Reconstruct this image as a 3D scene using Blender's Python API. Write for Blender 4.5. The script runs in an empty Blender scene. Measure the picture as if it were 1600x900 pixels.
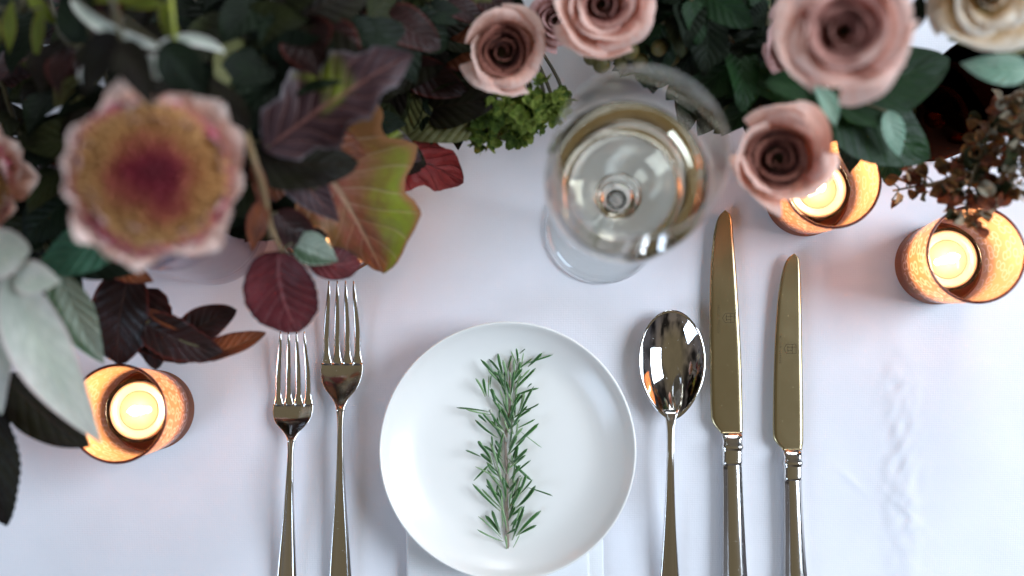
import bpy, math, random
import numpy as np
from mathutils import Vector, Matrix, Quaternion, noise

# ------------------------------------------------------------------ camera, light, exposure
S = bpy.context.scene
COL = S.collection
CAM_H = 0.65
F_PX = 1600 * 35.0 / 36.0
NADIR = (820.0, 580.0)                 # where the plumb line under the lens meets the table in the photo (1600 x 900)
cd = bpy.data.cameras.new('camera'); cam = bpy.data.objects.new('camera', cd); COL.objects.link(cam)
S.camera = cam
cd.lens = 35; cd.sensor_width = 36; cd.clip_start = 0.01; cd.clip_end = 20
cam.location = (0, 0, CAM_H)
cam.rotation_euler = (math.atan((NADIR[1]-450)/F_PX), math.atan((NADIR[0]-800)/F_PX), 0)
cd.dof.use_dof = True; cd.dof.focus_distance = CAM_H-0.010; cd.dof.aperture_fstop = 2.3
cd.dof.aperture_blades = 0

W = bpy.data.worlds.new('World'); S.world = W; W.use_nodes = True
wn = W.node_tree; wn.nodes.clear()
w_out = wn.nodes.new('ShaderNodeOutputWorld'); w_bg = wn.nodes.new('ShaderNodeBackground')
w_tc = wn.nodes.new('ShaderNodeTexCoord'); w_no = wn.nodes.new('ShaderNodeTexNoise'); w_cr = wn.nodes.new('ShaderNodeValToRGB')
w_sp = wn.nodes.new('ShaderNodeSeparateXYZ'); w_h = wn.nodes.new('ShaderNodeValToRGB'); w_mx = wn.nodes.new('ShaderNodeMix')
w_no.inputs['Scale'].default_value = 2.6; w_no.inputs['Detail'].default_value = 2.0
wn.links.new(w_tc.outputs['Generated'], w_no.inputs['Vector']); wn.links.new(w_no.outputs['Fac'], w_cr.inputs['Fac'])
wn.links.new(w_tc.outputs['Generated'], w_sp.inputs[0]); wn.links.new(w_sp.outputs[2], w_h.inputs['Fac'])
# a dim room: timber-brown ceiling overhead, dark cool walls lower down
e = w_h.color_ramp.elements
e[0].position = 0.30; e[0].color = (0.085, 0.085, 0.10, 1)
e[1].position = 0.92; e[1].color = (0.150, 0.122, 0.074, 1)
q_ = w_h.color_ramp.elements.new(0.70); q_.color = (0.145, 0.125, 0.105, 1)
e = w_cr.color_ramp.elements
e[0].position = 0.40; e[0].color = (0.10, 0.10, 0.10, 1)
e[1].position = 0.60; e[1].color = (1.1, 1.05, 1.0, 1)
w_mx.data_type = 'RGBA'; w_mx.blend_type = 'MULTIPLY'; w_k = wn.nodes.new('ShaderNodeMapRange'); wn.links.new(w_sp.outputs[2], w_k.inputs[0])
for i_, v_ in enumerate((0.72, 0.93, 1.0, 0.12)): w_k.inputs[i_+1].default_value = v_
wn.links.new(w_k.outputs[0], w_mx.inputs[0])
wn.links.new(w_h.outputs['Color'], w_mx.inputs[6]); wn.links.new(w_cr.outputs['Color'], w_mx.inputs[7])
wn.links.new(w_mx.outputs[2], w_bg.inputs['Color']); wn.links.new(w_bg.outputs['Background'], w_out.inputs['Surface'])
w_bg.inputs['Strength'].default_value = 1.0

def area(name, loc, target, sx, sy, power, color):
    l = bpy.data.lights.new(name, 'AREA'); l.shape = 'RECTANGLE'; l.size = sx; l.size_y = sy; l.energy = power; l.color = color
    o = bpy.data.objects.new(name, l); COL.objects.link(o); o.location = loc
    o.rotation_euler = (Vector(target)-Vector(loc)).to_track_quat('-Z', 'Y').to_euler()
    return o
# daylight windows of the dining room
area('window_light', (1.75, 0.25, 1.45), (0, 0.05, 0), 1.2, 1.2, 60, (0.76, 0.87, 1.0))
area('window_light_far', (-1.7, -1.2, 1.5), (0, 0, 0), 1.0, 1.1, 22, (0.62, 0.78, 1.0))
area('window_light_back', (0.5, 2.4, 1.5), (0, 0.1, 0), 1.3, 0.9, 32, (0.88, 0.94, 1.0))

S.view_settings.view_transform = 'Standard'; S.view_settings.look = 'None'
S.view_settings.exposure = 0.14; S.view_settings.gamma = 1.0; S.view_settings.use_curve_mapping = False
S.render.engine = 'CYCLES'
S.cycles.max_bounces = 14; S.cycles.transmission_bounces = 12; S.cycles.transparent_max_bounces = 16
S.cycles.sample_clamp_indirect = 6

# ------------------------------------------------------------------ helpers
R_ = cam.rotation_euler.to_matrix()
MM = 0.001
def P(px, py, h=0.0):
    """world point at height h seen at photo pixel (px, py)"""
    d = R_ @ Vector((px-800, 450-py, -F_PX))
    t = (h-CAM_H)/d.z
    return cam.location + d*t
def PXS(h=0.0):
    return (CAM_H-h)/F_PX
def srgb(hx, k=1.0):
    c = [int(hx[i:i+2], 16)/255 for i in (1, 3, 5)]
    return tuple([k*(v/12.92 if v <= .04045 else ((v+.055)/1.055)**2.4) for v in c])+(1.0,)

def thing(name, label, cat, loc=(0, 0, 0), group=None):
    o = bpy.data.objects.new(name, None); COL.objects.link(o); o.location = loc
    o.empty_display_size = 0.01
    o['label'] = label; o['category'] = cat
    if group: o['group'] = group
    return o
def tag(o, label, cat, group=None):
    o['label'] = label; o['category'] = cat
    if group: o['group'] = group
    return o
def mesh(name, verts, faces, mats, uvs=None, smooth=True, cols=None):
    me = bpy.data.meshes.new(name)
    me.from_pydata([tuple(v) for v in verts], [], faces)
    for m in (mats if isinstance(mats, (list, tuple)) else [mats]): me.materials.append(m)
    if uvs is not None:
        ul = me.uv_layers.new(name='UVMap')
        vi = np.zeros(len(me.loops), dtype=np.int32); me.loops.foreach_get('vertex_index', vi)
        arr = np.array(uvs, dtype=np.float32)[vi]
        ul.data.foreach_set('uv', arr.ravel())
    me.polygons.foreach_set('use_smooth', [smooth]*len(me.polygons))
    me.update()
    return me
def part(name, me, parent=None, loc=None):
    o = bpy.data.objects.new(name, me); COL.objects.link(o)
    if parent: o.parent = parent
    if loc is not None: o.location = loc
    return o
def grid_faces(nu, nv, wrap=False):
    f = []
    for j in range(nv-1):
        for i in range(nu if wrap else nu-1):
            a = j*nu+i; b = j*nu+(i+1) % nu
            f.append((a, b, b+nu, a+nu))
    return f
def lathe_data(prof, n=64, closed=False):
    V = []; U = []
    for k, (r, z) in enumerate(prof):
        for i in range(n):
            a = 2*math.pi*i/n
            V.append((r*math.cos(a), r*math.sin(a), z)); U.append((i/n, k/(len(prof)-1)))
    F = grid_faces(n, len(prof), True)
    if closed:
        L = len(prof)-1
        for i in range(n): F.append((L*n+i, L*n+(i+1) % n, (i+1) % n, i))
    return V, F, U
def tube_data(pts, rads, n=8):
    V = []; F = []
    pts = [Vector(p) for p in pts]
    up = Vector((0.13, 0.31, 0.94))
    for k, p in enumerate(pts):
        t = (pts[min(k+1, len(pts)-1)]-pts[max(k-1, 0)]).normalized()
        s = t.cross(up)
        if s.length < 1e-3: s = t.cross(Vector((1, 0, 0)))
        s.normalize(); q = s.cross(t)
        r = rads[k] if hasattr(rads, '__len__') else rads
        for i in range(n):
            a = 2*math.pi*i/n
            V.append(p+(s*math.cos(a)+q*math.sin(a))*r)
    F = grid_faces(n, len(pts), True)
    F.append(tuple(range(n))[::-1]); F.append(tuple(range((len(pts)-1)*n, len(pts)*n)))
    return V, F
def bez(a, b, c, n):
    return [a*(1-t)**2+b*2*t*(1-t)+c*t*t for t in [i/(n-1) for i in range(n)]]
def catmull(pts, n=8):
    pts = [Vector(p) for p in pts]
    q = [pts[0]*2-pts[1]]+pts+[pts[-1]*2-pts[-2]]
    out = []
    for i in range(1, len(q)-2):
        for k in range(n):
            t = k/n
            out.append(0.5*((2*q[i])+(q[i+1]-q[i-1])*t+(2*q[i-1]-5*q[i]+4*q[i+1]-q[i+2])*t*t+(3*q[i]-q[i-1]-3*q[i+1]+q[i+2])*t**3))
    out.append(pts[-1]); return out
def interp(x, tab):
    xs = [a for a, b in tab]; ys = [b for a, b in tab]
    return float(np.interp(x, xs, ys))
def sm(x, tab):
    """smooth piecewise interpolation"""
    for k in range(len(tab)-1):
        if x <= tab[k+1][0] or k == len(tab)-2:
            x0, y0 = tab[k]; x1, y1 = tab[k+1]
            t = min(max((x-x0)/(x1-x0), 0), 1)
            m0 = 0 if k == 0 else (tab[k+1][1]-tab[k-1][1])/(tab[k+1][0]-tab[k-1][0])
            m1 = 0 if k == len(tab)-2 else (tab[k+2][1]-tab[k][1])/(tab[k+2][0]-tab[k][0])
            d = x1-x0
            return (2*t**3-3*t*t+1)*y0+(t**3-2*t*t+t)*d*m0+(-2*t**3+3*t*t)*y1+(t**3-t*t)*d*m1

# ------------------------------------------------------------------ materials
class NT:
    def __init__(s, name):
        s.m = bpy.data.materials.new(name); s.m.use_nodes = True; s.t = s.m.node_tree; s.t.nodes.clear()
        s.out = s.n('ShaderNodeOutputMaterial')
    def n(s, kind, **kw):
        nd = s.t.nodes.new(kind)
        for k, v in kw.items():
            if k in nd.inputs.keys(): s.set(nd.inputs[k], v)
            else: setattr(nd, k, v)
        return nd
    def set(s, inp, v):
        if isinstance(v, bpy.types.NodeSocket): s.t.links.new(v, inp)
        else: inp.default_value = v
    def math(s, op, a, b=0.0, c=None, clamp=False):
        nd = s.n('ShaderNodeMath', operation=op, use_clamp=clamp); s.set(nd.inputs[0], a); s.set(nd.inputs[1], b)
        if c is not None: s.set(nd.inputs[2], c)
        return nd.outputs[0]
    def mix(s, f, a, b, mode='MIX'):
        nd = s.n('ShaderNodeMix', data_type='RGBA', blend_type=mode)
        s.set(nd.inputs[0], f); s.set(nd.inputs[6], a); s.set(nd.inputs[7], b); return nd.outputs[2]
    def ramp(s, f, stops):
        nd = s.n('ShaderNodeValToRGB'); s.set(nd.inputs[0], f); el = nd.color_ramp.elements
        el[0].position, el[0].color = stops[0]; el[1].position, el[1].color = stops[-1]
        for p, c in stops[1:-1]: q = el.new(p); q.color = c
        return nd.outputs[0]
    def maprange(s, v, a, b, c=0.0, d=1.0, smooth=True):
        nd = s.n('ShaderNodeMapRange', interpolation_type='SMOOTHSTEP' if smooth else 'LINEAR')
        s.set(nd.inputs[0], v)
        for i, x in enumerate((a, b, c, d)): s.set(nd.inputs[i+1], x)
        return nd.outputs[0]
    def shmix(s, f, a, b):
        nd = s.n('ShaderNodeMixShader'); s.set(nd.inputs[0], f); s.set(nd.inputs[1], a); s.set(nd.inputs[2], b); return nd.outputs[0]
    def noise(s, vec, scale, detail=3.0, rough=0.5):
        nd = s.n('ShaderNodeTexNoise', Scale=scale, Detail=detail, Roughness=rough)
        if vec is not None: s.set(nd.inputs['Vector'], vec)
        return nd.outputs['Fac']
    def bump(s, h, dist, strength=1.0):
        nd = s.n('ShaderNodeBump', Distance=dist, Strength=strength, Height=h); return nd.outputs[0]
    def done(s, sh):
        s.t.links.new(sh, s.out.inputs['Surface']); return s.m
def bsdf(N, **kw):
    return N.n('ShaderNodeBsdfPrincipled', **{k.replace('_', ' '): v for k, v in kw.items()}).outputs[0]

def mat_cloth(name, col):
    N = NT(name); tc = N.n('ShaderNodeTexCoord').outputs['Object']
    # fine plain weave
    sx = N.n('ShaderNodeSeparateXYZ'); N.set(sx.inputs[0], tc)
    wx = N.math('SINE', N.math('MULTIPLY', sx.outputs[0], 2*math.pi/0.0011))
    wy = N.math('SINE', N.math('MULTIPLY', sx.outputs[1], 2*math.pi/0.0012))
    weave = N.math('ADD', wx, wy)
    n1 = N.noise(tc, 900, 2); n2 = N.noise(tc, 14, 4, 0.55)
    slub = N.noise(tc, 260, 2)
    h = N.math('ADD', N.math('MULTIPLY', weave, 0.18), N.math('ADD', N.math('MULTIPLY', n1, 0.8), N.math('MULTIPLY', slub, 0.9)))
    b1 = N.bump(h, 0.00013, 0.7)
    c = N.mix(N.maprange(n2, 0.3, 0.7), tuple([v*0.955 for v in col[:3]])+(1,), col)
    return N.done(bsdf(N, Base_Color=c, Roughness=0.85, Normal=b1, Sheen_Weight=0.12, Specular_IOR_Level=0.25))
M_CLOTH = mat_cloth('white_linen', (0.78, 0.79, 0.84, 1))
M_NAPKIN = mat_cloth('white_napkin_linen', (0.83, 0.85, 0.87, 1))

def mat_porcelain():
    N = NT('white_porcelain'); tc = N.n('ShaderNodeTexCoord').outputs['Object']
    n = N.noise(tc, 9, 3)
    c = N.mix(n, (0.83, 0.82, 0.79, 1), (0.85, 0.84, 0.81, 1))
    return N.done(bsdf(N, Base_Color=c, Roughness=0.26, Coat_Weight=0.25, Coat_Roughness=0.16))
M_PORC = mat_porcelain()

def mat_steel(name, rough, sc=1.0, tint=(0.76, 0.755, 0.75, 1)):
    N = NT(name); tc = N.n('ShaderNodeTexCoord').outputs['Object']
    mp = N.n('ShaderNodeMapping'); N.set(mp.inputs['Vector'], tc); mp.inputs['Scale'].default_value = (1, 0.16, 1)
    scr = N.noise(mp.outputs[0], 1500*sc, 2)
    smu = N.noise(tc, 60, 4, 0.6)
    spk = N.n('ShaderNodeTexVoronoi', Scale=420.0); N.set(spk.inputs['Vector'], tc)
    dot = N.maprange(spk.outputs['Distance'], 0.04, 0.09, 1, 0)
    rare = N.maprange(N.noise(tc, 190, 0), 0.56, 0.6)
    dot = N.math('MULTIPLY', dot, rare)
    r = N.math('ADD', N.math('MULTIPLY', N.maprange(smu, 0.3, 0.8), 0.025), rough)
    r = N.math('ADD', r, N.math('MULTIPLY', dot, 0.4))
    h = N.math('ADD', N.math('MULTIPLY', scr, 0.6), N.math('MULTIPLY', dot, 3.0))
    return N.done(bsdf(N, Base_Color=tint, Metallic=1.0, Roughness=r, Normal=N.bump(h, 0.00003, 0.35)))
M_STEEL = mat_steel('polished_steel', 0.12)
M_BLADE = mat_steel('satin_blade_steel', 0.23, tint=(0.47, 0.395, 0.24, 1))
M_BOWL = mat_steel('mirror_steel', 0.035, 0.4)
N = NT('etched_mark'); M_ETCH = N.done(bsdf(N, Base_Color=(0.09, 0.065, 0.03, 1), Roughness=0.6, Metallic=0.5))

def mat_glass(name, col=(1, 1, 1, 1), ior=1.5, rough=0.0, scale=60):
    N = NT(name); tc = N.n('ShaderNodeTexCoord').outputs['Object']
    g = N.n('ShaderNodeBsdfGlass', Color=col, IOR=ior, Roughness=rough, Normal=N.bump(N.noise(tc, scale, 1), 0.0002, 0.25))
    return N.done(g.outputs[0])
def mat_thin(name, col, refl=1.0, ior=1.5):
    """thin blown wall: light goes straight through, the surface mirrors by Fresnel"""
    N = NT(name); tc = N.n('ShaderNodeTexCoord').outputs['Object']
    nb = N.bump(N.noise(tc, 45, 1), 0.0004, 0.4)
    lw = N.n('ShaderNodeLayerWeight', Blend=0.5).outputs['Facing']
    edge = N.math('POWER', lw, 4.0)
    c = N.mix(edge, col, tuple(v*0.84 for v in col[:3])+(1,))
    fr = N.math('ADD', N.math('MULTIPLY', N.math('POWER', lw, 5.0), 0.60), 0.055)
    return N.done(N.shmix(N.math('MULTIPLY', fr, refl, clamp=True), N.n('ShaderNodeBsdfTransparent', Color=c).outputs[0], N.n('ShaderNodeBsdfGlossy', Color=(1, 1, 1, 1), Roughness=0.01, Normal=nb).outputs[0]))
M_THIN = mat_thin('thin_crystal_wall', (0.97, 0.98, 0.975, 1), 1.3)
M_SMOKY = mat_thin('smoky_vase_wall', (0.84, 0.81, 0.85, 1), 1.4)
M_GLASS = mat_glass('clear_crystal', (0.99, 0.995, 0.995, 1))
M_WINE = mat_glass('white_wine', (0.975, 0.945, 0.875, 1), 1.33, 0, 20)
M_DARKGLASS = mat_glass('dark_amber_glass', (0.07, 0.022, 0.012, 1), 1.5, 0.02)
M_CUP = mat_glass('clear_cup_plastic', (0.9, 0.88, 0.88, 1), 1.45, 0.03)

def mat_votive(base=False):
    """copper lustre glass, etched with little rings"""
    N = NT('copper_lustre_base' if base else 'copper_lustre_glass')
    uv = N.n('ShaderNodeUVMap').outputs[0]
    mp = N.n('ShaderNodeMapping'); N.set(mp.inputs['Vector'], uv); mp.inputs['Scale'].default_value = (24, 8.5, 1)
    v = N.n('ShaderNodeTexVoronoi', voronoi_dimensions='2D', Scale=1.0, Randomness=0.7); N.set(v.inputs['Vector'], mp.outputs[0])
    ring = N.math('SUBTRACT', 1.0, N.math('MULTIPLY', N.math('ABSOLUTE', N.math('SUBTRACT', v.outputs['Distance'], 0.33)), 8.0), clamp=True)
    sp = N.n('ShaderNodeSeparateXYZ'); N.set(sp.inputs[0], uv)
    hgt = sp.outputs[1]
    zone = N.math('MULTIPLY', N.maprange(hgt, 0.22, 0.30), N.maprange(hgt, 0.90, 0.97, 1, 0))
    ring = N.math('MULTIPLY', ring, zone)
    if base: ring = 0.0
    tr = N.n('ShaderNodeBsdfTransparent', Color=(0.50, 0.31, 0.32, 1)).outputs[0]
    tl = N.n('ShaderNodeBsdfTranslucent', Color=(0.95, 0.42, 0.14, 1)).outputs[0]
    df = N.n('ShaderNodeBsdfDiffuse', Color=(0.90, 0.50, 0.22, 1)).outputs[0]
    gl = N.n('ShaderNodeBsdfGlossy', Color=(1.0, 0.66, 0.42, 1), Roughness=0.34).outputs[0]
    back = N.n('ShaderNodeNewGeometry').outputs['Backfacing']
    gl2 = N.n('ShaderNodeBsdfGlossy', Color=(0.50, 0.25, 0.18, 1), Roughness=0.14).outputs[0]
    inner = N.shmix(0.22, N.shmix(0.70, tr, N.shmix(0.8, tl, df)), gl)
    outer_ = N.shmix(0.26, N.shmix(0.48, tr, N.shmix(0.10, tl, df)), gl2)
    a = N.shmix(back, outer_, inner)
    ringsh = N.shmix(0.45, N.n('ShaderNodeBsdfTranslucent', Color=(1.0, 0.70, 0.52, 1)).outputs[0], N.n('ShaderNodeBsdfDiffuse', Color=(0.96, 0.72, 0.62, 1)).outputs[0])
    a = N.shmix(N.math('MULTIPLY', ring, 0.6), a, ringsh)
    fr = N.math('ADD', N.math('MULTIPLY', N.math('POWER', N.n('ShaderNodeLayerWeight', Blend=0.5).outputs['Facing'], 5.0), 0.6), 0.04)
    a = N.shmix(N.math('MULTIPLY', fr, 1.0, clamp=True), a, N.n('ShaderNodeBsdfGlossy', Color=(1, 0.9, 0.85, 1), Roughness=0.06).outputs[0])
    return N.done(a)
M_VOT = mat_votive(); M_VOTB = mat_votive(True)
N = NT('dark_copper_rim'); M_RIM = N.done(bsdf(N, Base_Color=(0.11, 0.018, 0.010, 1), Roughness=0.2, Metallic=0.3, Coat_Weight=0.5))
N = NT('candle_wax'); M_WAX = N.done(bsdf(N, Base_Color=(0.40, 0.335, 0.27, 1), Roughness=0.30, Subsurface_Weight=0.35, Subsurface_Radius=(0.012, 0.007, 0.003), Subsurface_Scale=0.6, Coat_Weight=0.5, Coat_Roughness=0.08))
N = NT('flame'); M_FLAME = N.done(N.n('ShaderNodeEmission', Color=(1.0, 0.74, 0.42, 1), Strength=60.0).outputs[0])
N = NT('wick'); M_WICK = N.done(bsdf(N, Base_Color=(0.02, 0.015, 0.01, 1), Roughness=0.9))

def mat_leaf(name, c1, c2, vein=None, edge=None, rough=0.42, trans=0.25, ns=1.6, nside=7, seed=0.0, veinw=0.5, c3=None, split=None, coat=0.06, spec=0.35, bs=0.75, ywin=None):
    """leaf: mottled two-tone blade, midrib and side veins, own rim colour. UV = (across, along)"""
    N = NT(name); uv = N.n('ShaderNodeUVMap').outputs[0]
    sp = N.n('ShaderNodeSeparateXYZ'); N.set(sp.inputs[0], uv); x = sp.outputs[0]; y = sp.outputs[1]
    ax = N.math('ABSOLUTE', N.math('SUBTRACT', N.math('MULTIPLY', x, 2.0), 1.0))
    oi = N.n('ShaderNodeObjectInfo').outputs['Random']
    mp = N.n('ShaderNodeMapping'); N.set(mp.inputs['Vector'], uv)
    cmb = N.n('ShaderNodeCombineXYZ'); N.set(cmb.inputs[0], N.math('MULTIPLY', oi, 9.0)); N.set(cmb.inputs[1], N.math('MULTIPLY', oi, 17.0)); cmb.inputs[2].default_value = seed
    N.set(mp.inputs['Location'], cmb.outputs[0])
    n1 = N.noise(mp.outputs[0], ns, 3, 0.6); n2 = N.noise(mp.outputs[0], 14, 3, 0.6)
    f = N.maprange(n1, 0.34, 0.66)
    c = N.mix(f, c1, c2)
    if c3 is not None:      # other tint on one side of the midrib
        side = N.maprange(N.math('ADD', x, N.math('MULTIPLY', N.math('SUBTRACT', n1, 0.5), 0.7)), split[0], split[1])
        if ywin: side = N.math('MULTIPLY', side, N.math('MULTIPLY', N.maprange(N.math('ADD', y, N.math('MULTIPLY', N.math('SUBTRACT', n1, 0.5), 0.5)), ywin[0], ywin[1]), N.maprange(y, ywin[2], ywin[3], 1, 0)))
        c = N.mix(side, c, c3)
    c = N.mix(N.math('MULTIPLY', N.maprange(n2, 0.35, 0.7), 0.28), c, tuple(v*0.5 for v in c1[:3])+(1,))
    c = N.mix(N.math('MULTIPLY', N.math('SUBTRACT', oi, 0.5), 0.5, clamp=True), c, tuple(v*0.5 for v in c2[:3])+(1,))
    # side veins run forward and outward from the midrib
    ph = N.math('FRACT', N.math('SUBTRACT', N.math('MULTIPLY', y, float(nside)), N.math('MULTIPLY', N.math('POWER', ax, 0.8), 2.1)))
    sv = N.maprange(N.math('ABSOLUTE', N.math('SUBTRACT', ph, 0.5)), 0.0, 0.10, 1, 0)
    mid = N.maprange(ax, 0.015, 0.075, 1, 0)
    vv = N.math('MAXIMUM', mid, N.math('MULTIPLY', sv, 0.6))
    if vein is not None: c = N.mix(N.math('MULTIPLY', vv, veinw), c, vein)
    if edge is not None: c = N.mix(N.maprange(ax, 0.84, 0.99), c, edge)
    puff = N.math('MULTIPLY', N.math('ABSOLUTE', N.math('SUBTRACT', ph, 0.5)), 0.9)
    h = N.math('ADD', N.math('MULTIPLY', vv, -0.5), N.math('ADD', puff, N.math('MULTIPLY', n2, 0.5)))
    b = N.bump(h, 0.0016, bs)
    p = bsdf(N, Base_Color=c, Roughness=N.maprange(n2, 0.2, 0.8, rough-0.06, rough+0.12), Normal=b, Coat_Weight=coat, Coat_Roughness=0.3, Specular_IOR_Level=spec)
    tl = N.n('ShaderNodeBsdfTranslucent', Color=c).outputs[0]
    return N.done(N.shmix(trans, p, tl))
L = {}
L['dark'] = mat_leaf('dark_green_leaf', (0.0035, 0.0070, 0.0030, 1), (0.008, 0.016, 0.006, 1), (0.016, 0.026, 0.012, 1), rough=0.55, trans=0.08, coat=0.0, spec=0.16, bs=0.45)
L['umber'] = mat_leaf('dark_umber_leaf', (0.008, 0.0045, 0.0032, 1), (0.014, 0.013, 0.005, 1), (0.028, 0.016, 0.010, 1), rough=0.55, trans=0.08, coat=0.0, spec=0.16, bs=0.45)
L['rosegreen'] = mat_leaf('rose_leaf_green', (0.006, 0.024, 0.006, 1), (0.010, 0.042, 0.008, 1), (0.02, 0.06, 0.016, 1), rough=0.5, trans=0.15, coat=0.0, spec=0.25, bs=0.4)
L['blue'] = mat_leaf('blue_green_leaf', (0.025, 0.085, 0.050, 1), (0.045, 0.145, 0.090, 1), (0.09, 0.2, 0.13, 1), rough=0.5, trans=0.1, veinw=0.3)
L['mint'] = mat_leaf('pale_mint_leaf', (0.22, 0.40, 0.28, 1), (0.36, 0.52, 0.40, 1), (0.45, 0.58, 0.45, 1), rough=0.5, trans=0.2, veinw=0.35)
L['white'] = mat_leaf('cream_white_bract', (0.50, 0.55, 0.46, 1), (0.66, 0.66, 0.60, 1), (0.40, 0.50, 0.36, 1), edge=(0.62, 0.52, 0.50, 1), rough=0.6, trans=0.2, veinw=0.12, coat=0, bs=0.2)
L['sage'] = mat_leaf('sage_leaf', (0.26, 0.32, 0.25, 1), (0.36, 0.42, 0.34, 1), (0.10, 0.16, 0.10, 1), edge=(0.3, 0.4, 0.3, 1), rough=0.6, trans=0.15, c3=(0.04, 0.085, 0.03, 1), split=(0.62, 0.8))
L['maroon'] = mat_leaf('maroon_leaf', (0.080, 0.012, 0.016, 1), (0.15, 0.030, 0.038, 1), (0.30, 0.10, 0.11, 1), edge=(0.05, 0.01, 0.015, 1), rough=0.4, trans=0.3)
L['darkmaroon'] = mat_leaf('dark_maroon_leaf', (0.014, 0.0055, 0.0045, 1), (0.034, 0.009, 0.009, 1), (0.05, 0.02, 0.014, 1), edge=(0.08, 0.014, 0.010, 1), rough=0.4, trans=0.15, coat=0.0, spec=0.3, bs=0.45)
L['rust'] = mat_leaf('rusty_leaf', (0.11, 0.028, 0.014, 1), (0.30, 0.085, 0.03, 1), (0.34, 0.16, 0.08, 1), edge=(0.09, 0.01, 0.01, 1), rough=0.45, trans=0.3)
L['red'] = mat_leaf('scarlet_leaf', (0.17, 0.012, 0.015, 1), (0.26, 0.022, 0.022, 1), (0.05, 0.008, 0.008, 1), rough=0.5, trans=0.3)
L['autumn'] = mat_leaf('orange_and_lime_leaf', (0.36, 0.095, 0.065, 1), (0.24, 0.11, 0.03, 1), (0.50, 0.36, 0.22, 1), edge=(0.34, 0.15, 0.06, 1), rough=0.5, trans=0.3, c3=(0.26, 0.34, 0.025, 1), split=(0.42, 0.15), nside=9, ywin=(0.30, 0.58, 0.98, 1.1), bs=0.6, ns=2.6)
L['olive'] = mat_leaf('olive_leaf', (0.10, 0.095, 0.030, 1), (0.16, 0.16, 0.055, 1), (0.24, 0.27, 0.12, 1), rough=0.5, trans=0.25, nside=9)
L['plum'] = mat_leaf('plum_grey_leaf', (0.045, 0.018, 0.022, 1), (0.085, 0.045, 0.052, 1), (0.26, 0.11, 0.09, 1), edge=(0.12, 0.10, 0.11, 1), rough=0.5, trans=0.2, nside=9, c3=(0.20, 0.24, 0.02, 1), split=(0.60, 0.38), ywin=(0.26, 0.40, 0.50, 0.66), veinw=0.75)
L['lime'] = mat_leaf('lime_leaf', (0.12, 0.15, 0.012, 1), (0.22, 0.27, 0.02, 1), (0.3, 0.3, 0.06, 1), edge=(0.24, 0.12, 0.03, 1), rough=0.5, trans=0.35)
L['brown'] = mat_leaf('dry_brown_leaflet', (0.075, 0.026, 0.009, 1), (0.24, 0.12, 0.030, 1), (0.2, 0.14, 0.06, 1), edge=(0.20, 0.035, 0.012, 1), rough=0.5, trans=0.3)
L['tan'] = mat_leaf('pale_dry_leaflet', (0.34, 0.28, 0.18, 1), (0.46, 0.42, 0.32, 1), (0.5, 0.45, 0.35, 1), rough=0.6, trans=0.3)
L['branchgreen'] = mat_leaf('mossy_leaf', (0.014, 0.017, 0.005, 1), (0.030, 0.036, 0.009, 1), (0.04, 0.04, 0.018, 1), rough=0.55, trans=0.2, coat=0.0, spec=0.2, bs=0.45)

def mat_stem(name, c1, c2):
    N = NT(name); tc = N.n('ShaderNodeTexCoord').outputs['Object']
    n = N.noise(tc, 180, 3)
    return N.done(bsdf(N, Base_Color=N.mix(n, c1, c2), Roughness=0.6, Normal=N.bump(n, 0.0004, 0.5)))
M_STEM = mat_stem('brown_green_stem', (0.05, 0.035, 0.015, 1), (0.09, 0.08, 0.03, 1))
M_STEMP = mat_stem('pinkish_stem', (0.20, 0.10, 0.06, 1), (0.17, 0.14, 0.05, 1))
M_RMSTEM = mat_stem('rosemary_stem', (0.38, 0.34, 0.30, 1), (0.20, 0.11, 0.06, 1))
M_RMTIP = mat_stem('pale_rosemary_stem', (0.50, 0.50, 0.46, 1), (0.36, 0.38, 0.30, 1))

def mat_petal(name, edge, mid, base, trans=0.25):
    """UV.y runs from the petal's foot to its lip"""
    N = NT(name); uv = N.n('ShaderNodeUVMap').outputs[0]
    sp = N.n('ShaderNodeSeparateXYZ'); N.set(sp.inputs[0], uv)
    oi = N.n('ShaderNodeObjectInfo').outputs['Random']
    mp = N.n('ShaderNodeMapping'); N.set(mp.inputs['Vector'], uv); mp.inputs['Scale'].default_value = (7, 1.2, 1)
    n = N.noise(mp.outputs[0], 3.0, 4, 0.6)
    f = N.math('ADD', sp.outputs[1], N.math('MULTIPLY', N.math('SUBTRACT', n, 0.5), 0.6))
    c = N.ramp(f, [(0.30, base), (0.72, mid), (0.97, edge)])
    c = N.mix(N.math('MULTIPLY', oi, 0.25), c, mid)
    b = N.bump(n, 0.0012, 0.5)
    p = bsdf(N, Base_Color=c, Roughness=0.6, Normal=b, Sheen_Weight=0.04, Specular_IOR_Level=0.25)
    tl = N.n('ShaderNodeBsdfTranslucent', Color=c).outputs[0]
    return N.done(N.shmix(trans, p, tl))
M_ROSE = mat_petal('dusky_pink_petal', (0.70, 0.46, 0.45, 1), (0.52, 0.26, 0.23, 1), (0.26, 0.085, 0.06, 1))
M_ROSE2 = mat_petal('pale_pink_petal', (0.95, 0.70, 0.62, 1), (0.88, 0.50, 0.39, 1), (0.42, 0.14, 0.09, 1), 0.35)
M_HEART_SHADED = mat_petal('shaded_brown_heart_petal', (0.30, 0.115, 0.08, 1), (0.13, 0.034, 0.024, 1), (0.045, 0.012, 0.008, 1), 0.10)  # brown heart petals, darkened further to paint in the shade inside the cup
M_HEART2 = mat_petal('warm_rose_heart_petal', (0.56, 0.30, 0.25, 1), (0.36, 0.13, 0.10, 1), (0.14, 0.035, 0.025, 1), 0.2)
M_CREAM = mat_petal('cream_apricot_petal', (0.88, 0.82, 0.72, 1), (0.88, 0.66, 0.42, 1), (0.55, 0.42, 0.10, 1))
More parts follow.
